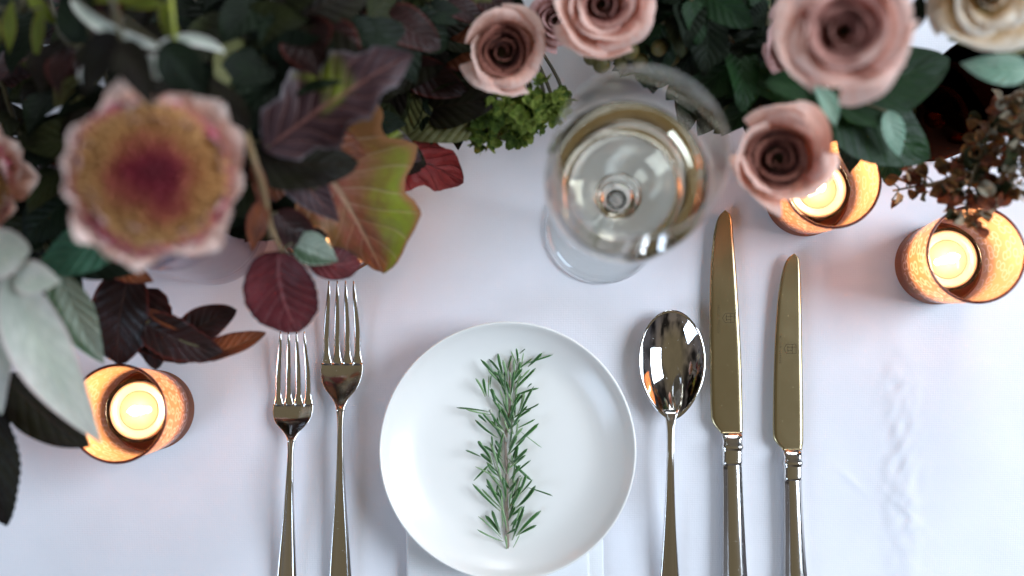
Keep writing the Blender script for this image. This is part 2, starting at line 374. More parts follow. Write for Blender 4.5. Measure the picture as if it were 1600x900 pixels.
M_BRACT = mat_petal('protea_bract', (0.92, 0.76, 0.70, 1), (0.82, 0.50, 0.38, 1), (0.58, 0.26, 0.06, 1), 0.3)
M_BRACT2 = mat_petal('protea_inner_bract', (0.84, 0.60, 0.56, 1), (0.62, 0.18, 0.24, 1), (0.45, 0.16, 0.05, 1), 0.2)
def mat_florets():
    N = NT('protea_florets'); uv = N.n('ShaderNodeUVMap').outputs[0]
    sp = N.n('ShaderNodeSeparateXYZ'); N.set(sp.inputs[0], uv)
    tc = N.n('ShaderNodeTexCoord').outputs['Object']; n = N.noise(tc, 70, 3)
    f = N.math('ADD', sp.outputs[0], N.math('MULTIPLY', N.math('SUBTRACT', n, 0.5), 0.55))
    c = N.ramp(f, [(0.0, (0.17, 0.004, 0.018, 1)), (0.17, (0.26, 0.012, 0.032, 1)), (0.32, (0.40, 0.09, 0.06, 1)), (0.48, (0.47, 0.23, 0.075, 1)), (0.76, (0.52, 0.29, 0.11, 1)), (0.92, (0.50, 0.09, 0.16, 1))])
    return N.done(bsdf(N, Base_Color=c, Roughness=0.7, Sheen_Weight=0.05))
M_FLOR = mat_florets()
def mat_needle(name, a, b, c):
    N = NT(name); uv = N.n('ShaderNodeUVMap').outputs[0]; sp = N.n('ShaderNodeSeparateXYZ'); N.set(sp.inputs[0], uv)
    ax = N.math('ABSOLUTE', N.math('SUBTRACT', N.math('MULTIPLY', sp.outputs[0], 2.0), 1.0))
    oi = N.n('ShaderNodeObjectInfo').outputs['Random']
    cc = N.mix(oi, a, b); cc = N.mix(N.maprange(ax, 0.45, 0.9), cc, c)
    cc = N.mix(N.maprange(sp.outputs[1], 0.28, 0.0), cc, (0.30, 0.36, 0.22, 1))
    return N.done(bsdf(N, Base_Color=cc, Roughness=0.38))
M_ND = mat_needle('rosemary_needle_green', (0.010, 0.050, 0.010, 1), (0.038, 0.135, 0.026, 1), (0.15, 0.30, 0.10, 1))
M_NP = mat_needle('rosemary_needle_pale', (0.13, 0.25, 0.10, 1), (0.25, 0.38, 0.18, 1), (0.34, 0.46, 0.27, 1))

# ------------------------------------------------------------------ tablecloth
def dense(a, b, st, d0, d1, sd):
    out = []; x = a
    while x < b: out.append(x); x += sd if d0 <= x < d1 else st
    out.append(b); return np.array(out)
cr0 = P(1405, 640); 
xs = dense(-0.62, 0.62, 0.005, cr0.x-0.045, cr0.x+0.035, 0.0013)
ys = dense(-0.36, 0.62, 0.005, -0.15, 0.05, 0.0013)
def cloth_h(x, y):
    h = 0.0011*noise.noise(Vector((x*7, y*7, 0.3)))+0.0005*noise.noise(Vector((x*28, y*28, 4)))
    # a pressed fold line on the right, with pinched twists on it
    cx = cr0.x+0.004*noise.noise(Vector((0, y*14, 2)))
    d = x-cx
    amp = min(max((0.10-y)/0.10, 0), 1)
    h += amp*0.0009*math.exp(-(d/0.010)**2)+amp*0.0005*math.tanh(d/0.006)
    tw = math.exp(-(d/0.012)**2)*max(0, min(1, (0.02-y)/0.03))*max(0, min(1, (y+0.135)/0.03))
    h += tw*0.0012*noise.noise(Vector((d*70+y*60, y*95-d*120, 7)))
    # crossed puckers near the foot of the line
    for (ang, px_, py_, ln) in ((0.75, 1408, 800, 0.020), (-0.8, 1412, 795, 0.018), (1.0, 1402, 770, 0.012), (0.35, 1392, 640, 0.008), (0.5, 1385, 620, 0.007), (-0.75, 1330, 750, 0.012)):
        q = P(px_, py_); a = x-q.x; b = y-q.y
        s = a*math.cos(ang)+b*math.sin(ang); t = -a*math.sin(ang)+b*math.cos(ang)
        h += 0.00045*math.exp(-(s/ln)**2-(t/0.0026)**2)
    return h
V = [(x, y, cloth_h(x, y)) for y in ys for x in xs]
tc_me = mesh('tablecloth', V, grid_faces(len(xs), len(ys)), M_CLOTH)
tcl = part('tablecloth', tc_me); tcl['kind'] = 'structure'
TOP = 0.0010     # cloth surface height where things rest

# ------------------------------------------------------------------ napkin and plate
def slab(x0, x1, y0, y1, z0, z1, r, bend=0.0, seed=0):
    """folded linen layer with rounded edges"""
    n = 8; ring = []
    for i in range(n+1):
        a = -math.pi/2+math.pi*i/n
        ring.append((math.cos(a)*r, (z0+z1)/2+math.sin(a)*(z1-z0)/2))
    prof = [(x0-0, None)]
    V = []; m = 40
    sec = [(x0+r-dx, z) for dx, z in ring]                      # left fold, bottom to top
    mid = [(x0+r+(x1-x0-2*r)*k/24, z1) for k in range(1, 24)]
    sec2 = [(x1-r+dx, z) for dx, z in ring[::-1]]
    full = sec+mid+sec2
    for j in range(m+1):
        y = y0+(y1-y0)*j/m
        for (x, z) in full:
            q = 0.0004*noise.noise(Vector((x*40, y*40, seed))) if z > z0+1e-5 else 0
            V.append((x+bend*(y-y1)+0.0004*noise.noise(Vector((0, y*60, seed+3))), y, z+q))
    F = grid_faces(len(full), m+1)
    F.append(tuple(range(len(full)))[::-1]); F.append(tuple(range(m*len(full), (m+1)*len(full))))
    return V, F
yb = P(800, 1010).y; yt = P(800, 600).y
xl = P(630, 870, 0.006).x; xr = P(938, 870, 0.004).x; xr2 = P(915, 870, 0.006).x
nap = thing('napkin', 'white folded linen napkin lying under the plate and running off the bottom edge', 'napkin', (0, 0, 0))
V, F = slab(xl+0.0015, xr, yb, yt, TOP, 0.0038, 0.0014, -0.02, 1); part('lower_fold', mesh('lower_fold', V, F, M_NAPKIN), nap)
V, F = slab(xl, xr2, yb+0.002, yt-0.002, 0.0039, 0.0086, 0.0018, -0.02, 5); part('upper_fold', mesh('upper_fold', V, F, M_NAPKIN), nap)

RIMH = 0.028
pc = P(793, 703, RIMH)
RP = 199*PXS(RIMH)
pz = 0.0088
prof = [(0.0001, 0.0042), (0.030, 0.0042), (0.047, 0.0046), (0.057, 0.0062), (0.066, 0.0100), (0.0735, 0.0148), (RP-0.0022, 0.0190), (RP-0.0008, 0.0200), (RP, 0.0193), (RP-0.0006, 0.0180), (0.0745, 0.0120), (0.066, 0.0068), (0.056, 0.0026), (0.049, 0.0010), (0.046, 0.0), (0.044, 0.0), (0.043, 0.0012), (0.0001, 0.0014)]
prof2 = [(p[0], p[1]) for p in prof]
pts = catmull([Vector((r, z, 0)) for r, z in prof2], 4)
V, F, U = lathe_data([(max(p.x, 0.00005), p.y) for p in pts], 128)
plate = part('plate', mesh('plate', V, F, M_PORC), None, (pc.x, pc.y, pz))
tag(plate, 'small white porcelain coupe plate in the middle, holding the rosemary sprig', 'plate')

# ------------------------------------------------------------------ rosemary
needles_hi = [(440,440,255,208,9),(430,400,310,285,6,1),(430,350,320,205,7),(440,360,390,160,8),(465,300,500,175,5),(540,260,490,140,4,1),(545,250,533,120,6),(560,165,670,68,4),(575,290,592,155,4,1),(600,245,818,172,5),(625,265,735,158,8),(515,310,660,200,5),(530,440,685,275,7),(540,400,640,285,6,1),(510,500,710,432,6),(290,500,215,355,8,1),(300,490,275,355,8),(315,500,320,330,5,1),(330,430,340,330,4),(370,560,340,435,10),(510,790,390,560,11),(540,700,670,420,7),(540,640,600,470,6,1),(590,605,710,553,5),(340,620,65,585,5),(340,640,140,598,6,1),(300,700,235,640,7),(380,760,270,630,7),(390,820,210,678,7),(395,790,385,660,6),(375,740,350,640,5),(525,650,520,530,11),(520,710,500,560,7),(540,745,680,675,5),(530,870,708,708,10),(555,760,735,900,3,1),(400,900,435,780,7),(345,900,340,805,5),(270,890,235,845,8),(500,820,440,680,5,1),(440,640,390,545,6,1),(455,470,440,300,6),(560,590,590,470,5,1),(620,430,655,395,4),(470,640,430,520,6),(520,560,470,470,6,1),(500,430,480,300,5,1),(520,330,515,210,6,1),(540,330,560,230,6),(480,720,450,640,5,1),(530,830,545,700,6,1),(410,700,400,600,5)]
needles_lo = [(325,150,220,5,9),(240,110,130,62,5),(330,170,240,90,9),(380,260,290,160,7),(370,200,310,5,7,1),(370,160,400,0,8),(440,120,620,290,7),(490,230,520,20,8),(480,250,612,138,5),(190,290,300,175,6),(390,300,200,185,5,1),(385,515,180,312,8),(400,500,250,350,6,1),(395,480,285,275,10),(460,350,405,262,8),(510,400,550,255,5,1),(515,395,580,240,8),(530,390,625,280,5),(505,490,648,325,10),(590,340,775,402,5),(430,580,395,400,6,1),(440,600,500,480,7),(390,690,275,545,10),(385,670,325,508,9),(410,740,215,650,5,1),(400,720,220,550,4,1),(400,640,395,500,5,1),(505,700,688,512,10),(520,690,655,618,7),(475,730,565,475,8),(430,690,510,645,6),(480,790,530,690,4,1),(435,810,425,690,6,1),(500,620,545,480,6,1),(470,400,490,280,7,1),(360,380,370,320,5),(480,180,470,100,5,1),(400,120,345,20,6),(410,420,375,330,6,1),(455,480,470,380,6,1),(440,250,455,150,6,1)]
rs = thing('rosemary_sprig', 'fresh green rosemary sprig lying upright on the white plate', 'rosemary', (0, 0, 0))
PZ = pz+0.0045
st_px = [(794, 864), (793, 845), (792, 815), (791, 785), (792, 750), (791, 720), (790, 690), (794, 655), (797, 625), (797, 595), (797, 572), (799, 556)]
sp_ = catmull([P(a, b, PZ+0.0022) for a, b in st_px], 4)
rs.location = sp_[0]
def rel(V, o): return [Vector(v)-o.location for v in V]
V, F = tube_data(sp_, [0.0013+0.0002*math.sin(k*1.3)-0.0007*k/len(sp_) for k in range(len(sp_))], 8)
part('stem', mesh('stem', rel(V, rs), F, M_RMSTEM), rs)
for a in ([(765, 640), (773, 655), (784, 672), (792, 690)], [(769, 708), (775, 730), (783, 750), (789, 760)], [(812, 560), (805, 590), (803, 620), (801, 650), (800, 668), (796, 700)], [(812, 745), (803, 775), (799, 795)]):
    q = catmull([P(x, y, PZ+0.003) for x, y in a], 4); V, F = tube_data(q, 0.0008, 7)
    part('side_shoot', mesh('side_shoot', rel(V, rs), F, M_RMTIP), rs)
def needle(b, t, w, pale, k):
    rr = random.Random(k)
    d = t-b; ln = d.length
    up = Vector((0, 0, 1)); side = d.normalized().cross(up).normalized()
    ctrl = (b+t)/2+side*ln*rr.uniform(-0.10, 0.10)+up*ln*rr.uniform(0.05, 0.20)
    C = bez(b, ctrl, t, 9); V = []; U = []
    roll = rr.uniform(-0.5, 0.5)
    for i, c in enumerate(C):
        v = i/8
        ww = w*(0.35+0.65*math.sin(min(v*2.2, math.pi/2))) * (1 if v < .8 else math.sqrt(max(0.0, 1-((v-.8)/.2)**2))*0.85+0.15)
        tg = (C[min(i+1, 8)]-C[max(i-1, 0)]).normalized(); s = tg.cross(up).normalized(); n = s.cross(tg)
        s2 = s*math.cos(roll)+n*math.sin(roll); n2 = n*math.cos(roll)-s*math.sin(roll)
        for (a, h, u) in ((-1, -0.10, 0), (-0.55, 0.32, .25), (0, 0.42, .5), (0.55, 0.32, .75), (1, -0.10, 1), (0, -0.40, 1)):
            V.append(c+s2*a*ww+n2*h*ww); U.append((u, v))
    F = grid_faces(6, 9, True); F.append(tuple(range(48, 54)))
    return V, F, U
k = 0
allN = [(700+n[0]/5, 520+n[1]/5, 700+n[2]/5, 520+n[3]/5)+(n[4]/5,)+((len(n) > 5),) for n in needles_hi]
allN += [(700+n[0]/4.737, 690+n[1]/4.737, 700+n[2]/4.737, 690+n[3]/4.737)+(n[4]/4.737,)+((len(n) > 5),) for n in needles_lo]
rx = random.Random(77)
for i in range(64):
    v = i/64; py = 585+250*v+rx.uniform(-5, 5); sx_ = interp(py, [(556, 799), (625, 797), (690, 790), (750, 792), (864, 794)])
    s_ = rx.choice((-1, 1)); a = rx.uniform(0.12, 0.95); ln = rx.uniform(20, 40)
    bx = sx_+s_*rx.uniform(0, 9)
    allN.append((bx, py, bx+s_*math.sin(a)*ln, py-math.cos(a)*ln, rx.uniform(1.0, 1.9), rx.random() < 0.22))
for (bx, by, tx, ty, w, pale) in allN:
    rr = random.Random(k*7+1)
    b = P(bx, by, PZ+0.002+rr.uniform(0, 0.003)); t = P(tx, ty, PZ+0.002+rr.uniform(0, 0.008))
    V, F, U = needle(b, t, w*1.25*PXS()*(1.0 if pale else 1.1), pale, k)
    part('needle', mesh('needle', rel(V, rs), F, M_NP if pale else M_ND, U), rs); k += 1

# ------------------------------------------------------------------ cutlery
def loft(stations, n=28, p=0.62, capped=True):
    """stations: (y, xc, zc, halfwidth, halfthick, cup, bead)"""
    V = []
    for (y, xc, zc, hw, th, cup, bead) in stations:
        for i in range(n):
            a = 2*math.pi*(i+0.5)/n
            ca, sa = math.cos(a), math.sin(a)
            x = math.copysign(abs(ca)**p, ca); z = math.copysign(abs(sa)**p, sa)
            zz = z*th+cup*x*x
            if sa > 0 and bead: zz += bead*math.exp(-((abs(x)-0.80)/0.11)**2)
            V.append((xc+x*hw, y, zc+zz))
    F = grid_faces(n, len(stations), True)
    m = len(stations)-1
    F.append(tuple(range(n))[::-1]); F.append(tuple(range(m*n, (m+1)*n)))
    return V, F
def px_x(px, py, h): return P(px, py, h)
def fork(label, tipy, headx, hw_px, rooty, necky, nx, endx, endw, endy, idx):
    """head spans headx +- hw at the shoulders; lies tines up"""
    o = thing('fork', label, 'fork', P(nx, necky, 0), 'silver forks left of the plate')
    L0 = o.location.copy()
    def zc(py):  # side profile: tips up, belly down, neck up, handle end down
        return sm(py, [(tipy, 0.0135), (rooty-40, 0.0060), (rooty+18, 0.0038), (necky, 0.0095), (necky+70, 0.0125), (endy-30, 0.0050), (endy, 0.0035)])
    def wp(px, py): return P(px, py, zc(py))
    # shoulders and neck
    st = []
    for k in range(22):
        t = k/21; py = rooty-3+(necky+6-rooty)*t
        w = sm(t, [(0, hw_px), (0.25, hw_px*0.99), (0.5, hw_px*0.80), (0.72, hw_px*0.42), (0.88, hw_px*0.24), (1, hw_px*0.20)])
        cx = headx+(nx-headx)*t
        q = wp(cx, py)
        st.append((q.y, q.x, q.z, w*PXS(), sm(t, [(0, .0007), (0.6, .0010), (1, .0016)]), sm(t, [(0, .0016), (0.5, .0020), (1, 0)]), 0))
    V, F = loft(st); part('head', mesh('head', rel(V, o), F, M_STEEL), o)
    # tines
    for i in range(4):
        u = (i-1.5)/1.5
        st = []
        pitch = hw_px*2/4
        for k in range(26):
            t = k/25; py = rooty+1-(rooty-tipy)*t
            w = sm(t, [(0, pitch*0.53), (0.06, pitch*0.47), (0.14, pitch*0.33), (0.5, pitch*0.27), (0.85, pitch*0.17), (1, pitch*0.07)])
            spread = sm(t, [(0, hw_px*0.745), (0.4, hw_px*0.74), (1, hw_px*0.60)])
            q = wp(headx+u*spread+(-1.5 if idx else -2)*t, py)
            cupz = 0.0016*(u*0.75)**2*(1-t*0.5)
            st.append((q.y, q.x, q.z+cupz, w*PXS(), 0.0009-0.0004*t, 0, 0))
        V, F = loft(st, 14, 0.75); part('tine', mesh('tine', rel(V, o), F, M_STEEL), o)
    # handle
    st = []
    for k in range(40):
        t = k/39; py = necky-6+(endy-necky+6)*t
        w = sm(t, [(0, hw_px*0.21), (0.1, 4.6), (0.35, 7.0), (0.75, endw*0.86), (0.94, endw), (0.985, endw*0.7), (1, endw*0.25)])
        q = wp(nx+(endx-nx)*t, py)
        th = sm(t, [(0, .0016), (0.2, .0018), (0.6, .0013), (1, .0011)])
        st.append((q.y, q.x, q.z, w*PXS(), th, 0, 0.0005*min(1, t*6)))
    V, F = loft(st, 40, 0.8); part('handle', mesh('handle', rel(V, o), F, M_STEEL), o)
    return o
fork('shorter salad fork, outermost left, its tips under the maroon leaf', 517, 459, 31, 634, 688, 455, 446, 16.5, 950, 0)
fork('longer dinner fork, nearer the plate on its left side', 438, 535, 32.5, 570, 640, 532, 531, 19, 962, 1)

def knife(label, tipx, tipy, lefts, rights, heel, coll, endpts, idx):
    o = thing('knife', label, 'knife', P(coll[0], coll[1], 0), 'silver knives right of the plate')
    zb = 0.0062
    y0 = tipy; y1 = heel
    st = []; n = 60
    V = []; F = []; U = []
    nu = 14
    for k in range(n+1):
        t = k/n; py = y0+(y1-y0)*t
        l = sm(py, lefts); r = sm(py, rights)
        if k == 0: l = r = tipx
        for side in (1, -1):
            pass
        for i in range(nu+1):
            u = i/nu; x = l+(r-l)*u
            # section: dull edge on the left ground thin, spine on the right full
            th = 0.00085*min(1, u/0.10+0.25)*min(1, (1-u)/0.035+0.35)
            q = P(x, py, zb+th); V.append((q.x, q.y, zb+th))
        for i in range(nu+1):
            u = 1-i/nu; x = l+(r-l)*u
            th = 0.00085*min(1, u/0.10+0.25)*min(1, (1-u)/0.035+0.35)
            q = P(x, py, zb-th); V.append((q.x, q.y, zb-th))
    m = 2*(nu+1); F = grid_faces(m, n+1, True); F.append(tuple(range(n*m, (n+1)*m))[::-1])
    part('blade', mesh('blade', rel(V, o), F, M_BLADE), o)
    # bolster and collar rings
    cx, cy = coll; st = []
    hw0 = (sm(heel, rights)-sm(heel, lefts))/2
    base = [(0, hw0*1.0, .0010), (0.10, 16.3, .0026), (0.22, 15.6, .0040), (0.34, 15.2, .0044), (0.40, 16.8, .0052), (0.47, 17.3, .0054), (0.53, 16.2, .0048), (0.58, 15.2, .0044), (0.63, 16.0, .0049), (0.70, 15.2, .0045), (0.75, 15.8, .0048), (0.81, 15.1, .0045), (0.87, 15.8, .0048), (0.93, 15.2, .0045), (1.0, 15.4, .0047)]
    sc = (1.0, 0.90)[idx]
    lx = (sm(heel, rights)+sm(heel, lefts))/2
    y_a = heel-2; y_b = cy+30
    for t, w, th in base:
        py = y_a+(y_b-y_a)*t
        xx = lx+(cx-lx)*min(1, t*4)
        q = P(xx, py, zb); st.append((q.y, q.x, zb, w*sc*PXS(zb), th*0.92, 0, 0))
    V, F = loft(st, 32, 0.6); part('collar', mesh('collar', rel(V, o), F, M_STEEL), o)
    # handle with a flat raised panel
    st = []; n = 30
    (ex, ey, ew) = endpts
    for k in range(n+1):
        t = k/n; py = y_b-1+(ey-y_b)*t
        w = sm(t, [(0, 15.0*sc), (0.5, 17.5*sc), (0.9, ew), (0.97, ew*0.93), (1, ew*0.6)])
        th = sm(t, [(0, .0041), (0.5, .0046), (0.9, .0048), (1, .0026)])
        q = P(cx+(ex-cx)*t, py, zb); st.append((q.y, q.x, zb-0.0006*t, w*PXS(zb), th, 0, 0))
    V, F = loft(st, 40, 0.34)
    # facets: shape the upper side into bevel / panel / bevel
    W = []
    for j, s in enumerate(st):
        for i in range(40):
            x, y, z = V[j*40+i]; u = (x-s[1])/s[3]
            if z > s[2]:
                top = s[4]*(1.0-0.55*max(0, (abs(u)-0.50)/0.5)) - (0.00035 if 0.44 < abs(u) < 0.56 else 0)
                z = s[2]+min(z-s[2], top) if abs(u) < 0.98 else s[2]+(z-s[2])*0.45
            W.append((x, y, z))
    hm = mesh('handle', rel(W, o), F, M_STEEL); ho = part('handle', hm, o)
    md = ho.modifiers.new('edges', 'BEVEL'); md.width = 0.0003; md.segments = 2; md.limit_method = 'ANGLE'
    # maker's mark: shield with bars, and a row of tiny etched strokes along the blade
    mx, my = ((1139, 497), (1235, 545))[idx]; mz = zb+0.00093
    def strip(a, b, w):
        a = P(a[0], a[1], mz); b = P(b[0], b[1], mz); d = (b-a).normalized(); s = Vector((-d.y, d.x, 0))*w*PXS()/2
        return [a-s, b-s, b+s, a+s]
    V = []; F = []
    strokes = [((mx-6, my-7), (mx+9, my-7)), ((mx-6, my+7), (mx+9, my+7)), ((mx-6, my-7), (mx-10, my)), ((mx-10, my), (mx-6, my+7)), ((mx+9, my-7), (mx+9, my+7)), ((mx+3, my-7), (mx+3, my+7)), ((mx-4, my-2.5), (mx+9, my-2.5)), ((mx-4, my+2.5), (mx+3, my+2.5)), ((mx-4, my-5), (mx-4, my+5))]
    for a, b in strokes:
        F.append(tuple(range(len(V), len(V)+4))); V += strip(a, b, 1.0)
    part('shield_mark', mesh('shield_mark', rel(V, o), F, M_ETCH, smooth=False), o)
    V = []; F = []; rr = random.Random(5+idx); y = my-20
    while y < my+24:
        if not (my-1 < y < my+2):
            x = mx-16
            for a, b in (((x-2, y), (x+2, y+rr.uniform(-1, 1))), ((x-2+rr.uniform(0, 3), y), (x-2+rr.uniform(0, 3), y+1.6))):
                F.append(tuple(range(len(V), len(V)+4))); V += strip(a, b, 0.55)
        y += rr.uniform(2.6, 3.4)
    part('etched_lettering', mesh('etched_lettering', rel(V, o), F, M_ETCH, smooth=False), o)
    return o
knife('longer dinner knife beside the spoon, tip pointing at the wine glass', 1133, 328,
      [(328, 1133), (336, 1124), (350, 1118.5), (370, 1114.5), (420, 1110), (500, 1108.5), (600, 1109.5), (652, 1111), (662, 1114), (674, 1124), (680, 1128)],
      [(328, 1133), (333, 1140), (342, 1143.5), (370, 1146), (450, 1152), (560, 1158), (660, 1160.5), (680, 1160)], 678, (1143.5, 696), (1150, 985, 20.5), 0)
knife('shorter knife, outermost right, its tip below the amber candle holder', 1241, 396,
      [(396, 1241), (402, 1232), (415, 1225), (440, 1219), (480, 1214), (560, 1209.5), (650, 1207.5), (682, 1208), (690, 1211), (700, 1221), (706, 1224)],
      [(396, 1241), (400, 1246.5), (410, 1249.5), (450, 1251.5), (560, 1253.5), (690, 1255), (706, 1252.5)], 704, (1238, 720), (1245, 975, 19.5), 1)

# spoon
so = thing('spoon', 'large silver soup spoon standing between the plate and the knives', 'spoon', P(1047, 668, 0))
V = []; F = []; U = []
nr, na = 16, 72
def egg(a):
    # outline in px about (1050, 562): wider toward the tip, pointed toward the neck
    c, s = math.cos(a), math.sin(a)
    yy = -s*(80 if s > 0 else 92)
    xx = 52*c*(1-0.0*s)
    if s < 0: xx = 52*math.copysign(abs(c)**1.18, c)*(1-0.10*abs(s)**2)
    return xx, yy
def zrim(y): return 0.0155-0.0030*((y-0)/90.0)*(-1)   # rim rises a little to the neck
for side in (0, 1):
    for j in range(nr+1):
        r = j/nr
        for i in range(na):
            a = 2*math.pi*i/na; ex, ey = egg(a)
            x = 1050+ex*r; y = 564+ey*r
            depth = 0.0098*(1-r**2.1)
            z = 0.0118+0.0016*(r*ey/90)-depth - (0.0009 if side else 0)
            if side and r > 0.999: z += 0.0001
            q = P(x, y, 0.0118); V.append((q.x, q.y, z))
for side in (0, 1):
    off = side*(nr+1)*na
    for j in range(nr):
        for i in range(na):
            a = off+j*na+i; b = off+j*na+(i+1) % na
            F.append((a, b, b+na, a+na) if side else (a, a+na, b+na, b))
for i in range(na):
    a = nr*na+i; b = nr*na+(i+1) % na; o2 = (nr+1)*na
    F.append((a, a+o2, b+o2, b))
part('bowl', mesh('bowl', rel(V, so), F, M_BOWL), so)
st = []
for k in range(44):
    t = k/43; py = 640+(965-640)*t
    w = sm(t, [(0, 12), (0.05, 8.2), (0.12, 6.0), (0.3, 6.3), (0.6, 10.5), (0.85, 16), (0.95, 17.5), (1, 8)])
    z = sm(t, [(0, 0.0112), (0.07, 0.0135), (0.3, 0.0135), (0.8, 0.006), (1, 0.0036)])
    q = P(1048-2.5*t, py, z)
    st.append((q.y, q.x, q.z, w*PXS(z), sm(t, [(0, .0010), (0.12, .0020), (0.6, .0014), (1, .0011)]), 0, 0.0005*min(1, t*5)))
V, F = loft(st, 40, 0.8); part('handle', mesh('handle', rel(V, so), F, M_STEEL), so)

# ------------------------------------------------------------------ wine glass
fc = P(940, 355, 0)
wg = thing('wine_glass', 'tall stemmed glass of white wine standing above the spoon', 'wine glass', (fc.x, fc.y, TOP))
outer = [(0.0372, 0.0004), (0.0376, 0.0010), (0.0370, 0.0016), (0.030, 0.0022), (0.018, 0.0036), (0.009, 0.0065), (0.0052, 0.012), (0.0040, 0.022), (0.0037, 0.050), (0.0040, 0.078), (0.0052, 0.087), (0.0085, 0.0945), (0.0120, 0.0975), (0.0225, 0.1028), (0.0322, 0.1130), (0.0388, 0.130), (0.0414, 0.153), (0.0408, 0.180), (0.0390, 0.202), (0.0375, 0.224), (0.0373, 0.2255)]
inner = [(0.0365, 0.2250), (0.0380, 0.202), (0.0397, 0.180), (0.0402, 0.153), (0.0376, 0.131), (0.0312, 0.1145), (0.0218, 0.1048), (0.0110, 0.1006), (0.00005, 0.0994)]
pi_ = catmull([Vector((a, b, 0)) for a, b in inner], 4)
bowl_out = [p for p in outer if p[1] >= 0.0970]
po = catmull([Vector((a, b, 0)) for a, b in bowl_out], 4)
V, F, U = lathe_data([(p.x, p.y) for p in po], 96)
part('bowl', mesh('bowl', [v for v in V], F, M_THIN), wg)
foot_p = [(0.00005, 0.0006), (0.0362, 0.0006)]; 
V, F, U = lathe_data([(0.009, 0.0010), (0.0366, 0.0010), (0.0366, 0.0016), (0.030, 0.0022), (0.018, 0.0036), (0.009, 0.0065)], 96)
part('foot', mesh('foot', V, F, M_THIN), wg)
pr = [(0.0370+0.0008*math.cos(2*math.pi*i/10), 0.0012+0.0008*math.sin(2*math.pi*i/10)) for i in range(10)]
V, F, U = lathe_data(pr, 96, True); part('foot_rim', mesh('foot_rim', V, F, M_GLASS), wg)
stp = [(0.00005, 0.0010), (0.0088, 0.0010)]+[p for p in outer if 0.006 < p[1] < 0.1]+[(0.0125, 0.0985), (0.0122, 0.1006), (0.0060, 0.0998), (0.00005, 0.0992)]
V, F, U = lathe_data([(p.x, p.y) for p in catmull([Vector((a, b, 0)) for a, b in stp], 3)], 64)
part('stem', mesh('stem', [(max(abs(x), 0)*(1 if x > 0 else -1), y, z) for x, y, z in V], F, M_GLASS), wg)
pr = [(0.0371+0.0006*math.cos(2*math.pi*i/10), 0.2262+0.0006*math.sin(2*math.pi*i/10)) for i in range(10)]
V, F, U = lathe_data(pr, 96, True); part('rim', mesh('rim', V, F, M_GLASS), wg)
lvl = 0.161
wp_ = [p for p in pi_ if p.y < lvl][::-1]
prof = [(max(p.x+0.00012, 0.00005), p.y-0.00012) for p in wp_]+[(0.04015, lvl-0.0004), (0.0396, lvl), (0.0385, lvl-0.0002), (0.02, lvl-0.0003), (0.00005, lvl-0.0003)]
V, F, U = lathe_data(prof, 96)
part('wine', mesh('wine', V, F, M_WINE), wg)

# ------------------------------------------------------------------ votives with tealights
VOT_LABELS = ['amber ringed glass candle holder, on its own at lower left beside the pale bract',
              'amber ringed glass candle holder half covered by the dusky pink rose',
              'amber ringed glass candle holder, rightmost, under the dry brown sprig',
              'amber glass candle holder almost hidden under the orange and lime leaf above the forks']
TEA_LABELS = ['lit tealight in the lone amber holder at lower left',
              'lit tealight in the amber holder behind the dusky pink rose',
              'lit tealight in the rightmost amber holder',
              'lit tealight under the leaves above the forks, only its flame showing']
VOT = [(245, 640), (1254, 310), (1457, 415), (539, 366)]
HV = 0.063
body = [(0.0252, 0.0085), (0.0258, 0.012), (0.0262, 0.018), (0.0270, 0.032), (0.0278, 0.048), (0.0285, HV-0.0010)]
nb = len(body)
def up_prof(p): return p
def votive_meshes():
    n = 96; V = []; U = []
    pts = [(r, z) for r, z in body]
    q = catmull([Vector((a, b, 0)) for a, b in pts], 4)
    for p in q:
        for i in range(n+1):
            a = 2*math.pi*i/n; V.append((p.x*math.cos(a), p.x*math.sin(a), p.y)); U.append((i/n, p.y/HV))
    F = grid_faces(n+1, len(q))
    bm = mesh('glass_wall', V, F, M_VOT, U)
    # ridged solid foot
    pr = [(0.00005, 0.0002), (0.0225, 0.0002), (0.0245, 0.0008)]
    for k in range(5):
        z = 0.0012+k*0.0026; pr += [(0.0256+k*0.0001, z+0.0006), (0.0257+k*0.0001, z+0.0013), (0.0246+k*0.0001, z+0.0022)]
    pr += [(0.0246, 0.0142), (0.0240, 0.0132), (0.0205, 0.0082), (0.015, 0.0075), (0.00005, 0.0075)]
    V, F, U = lathe_data(pr, 72); base = mesh('ridged_base', V, F, M_VOTB, U)
    pr = [(0.0285+0.0009*math.cos(a), HV-0.0008+0.0009*math.sin(a)) for a in [2*math.pi*i/10 for i in range(10)]]
    V, F, U = lathe_data(pr, 96, True); rim = mesh('rim', V, F, M_RIM)
    return bm, base, rim
vm = votive_meshes()
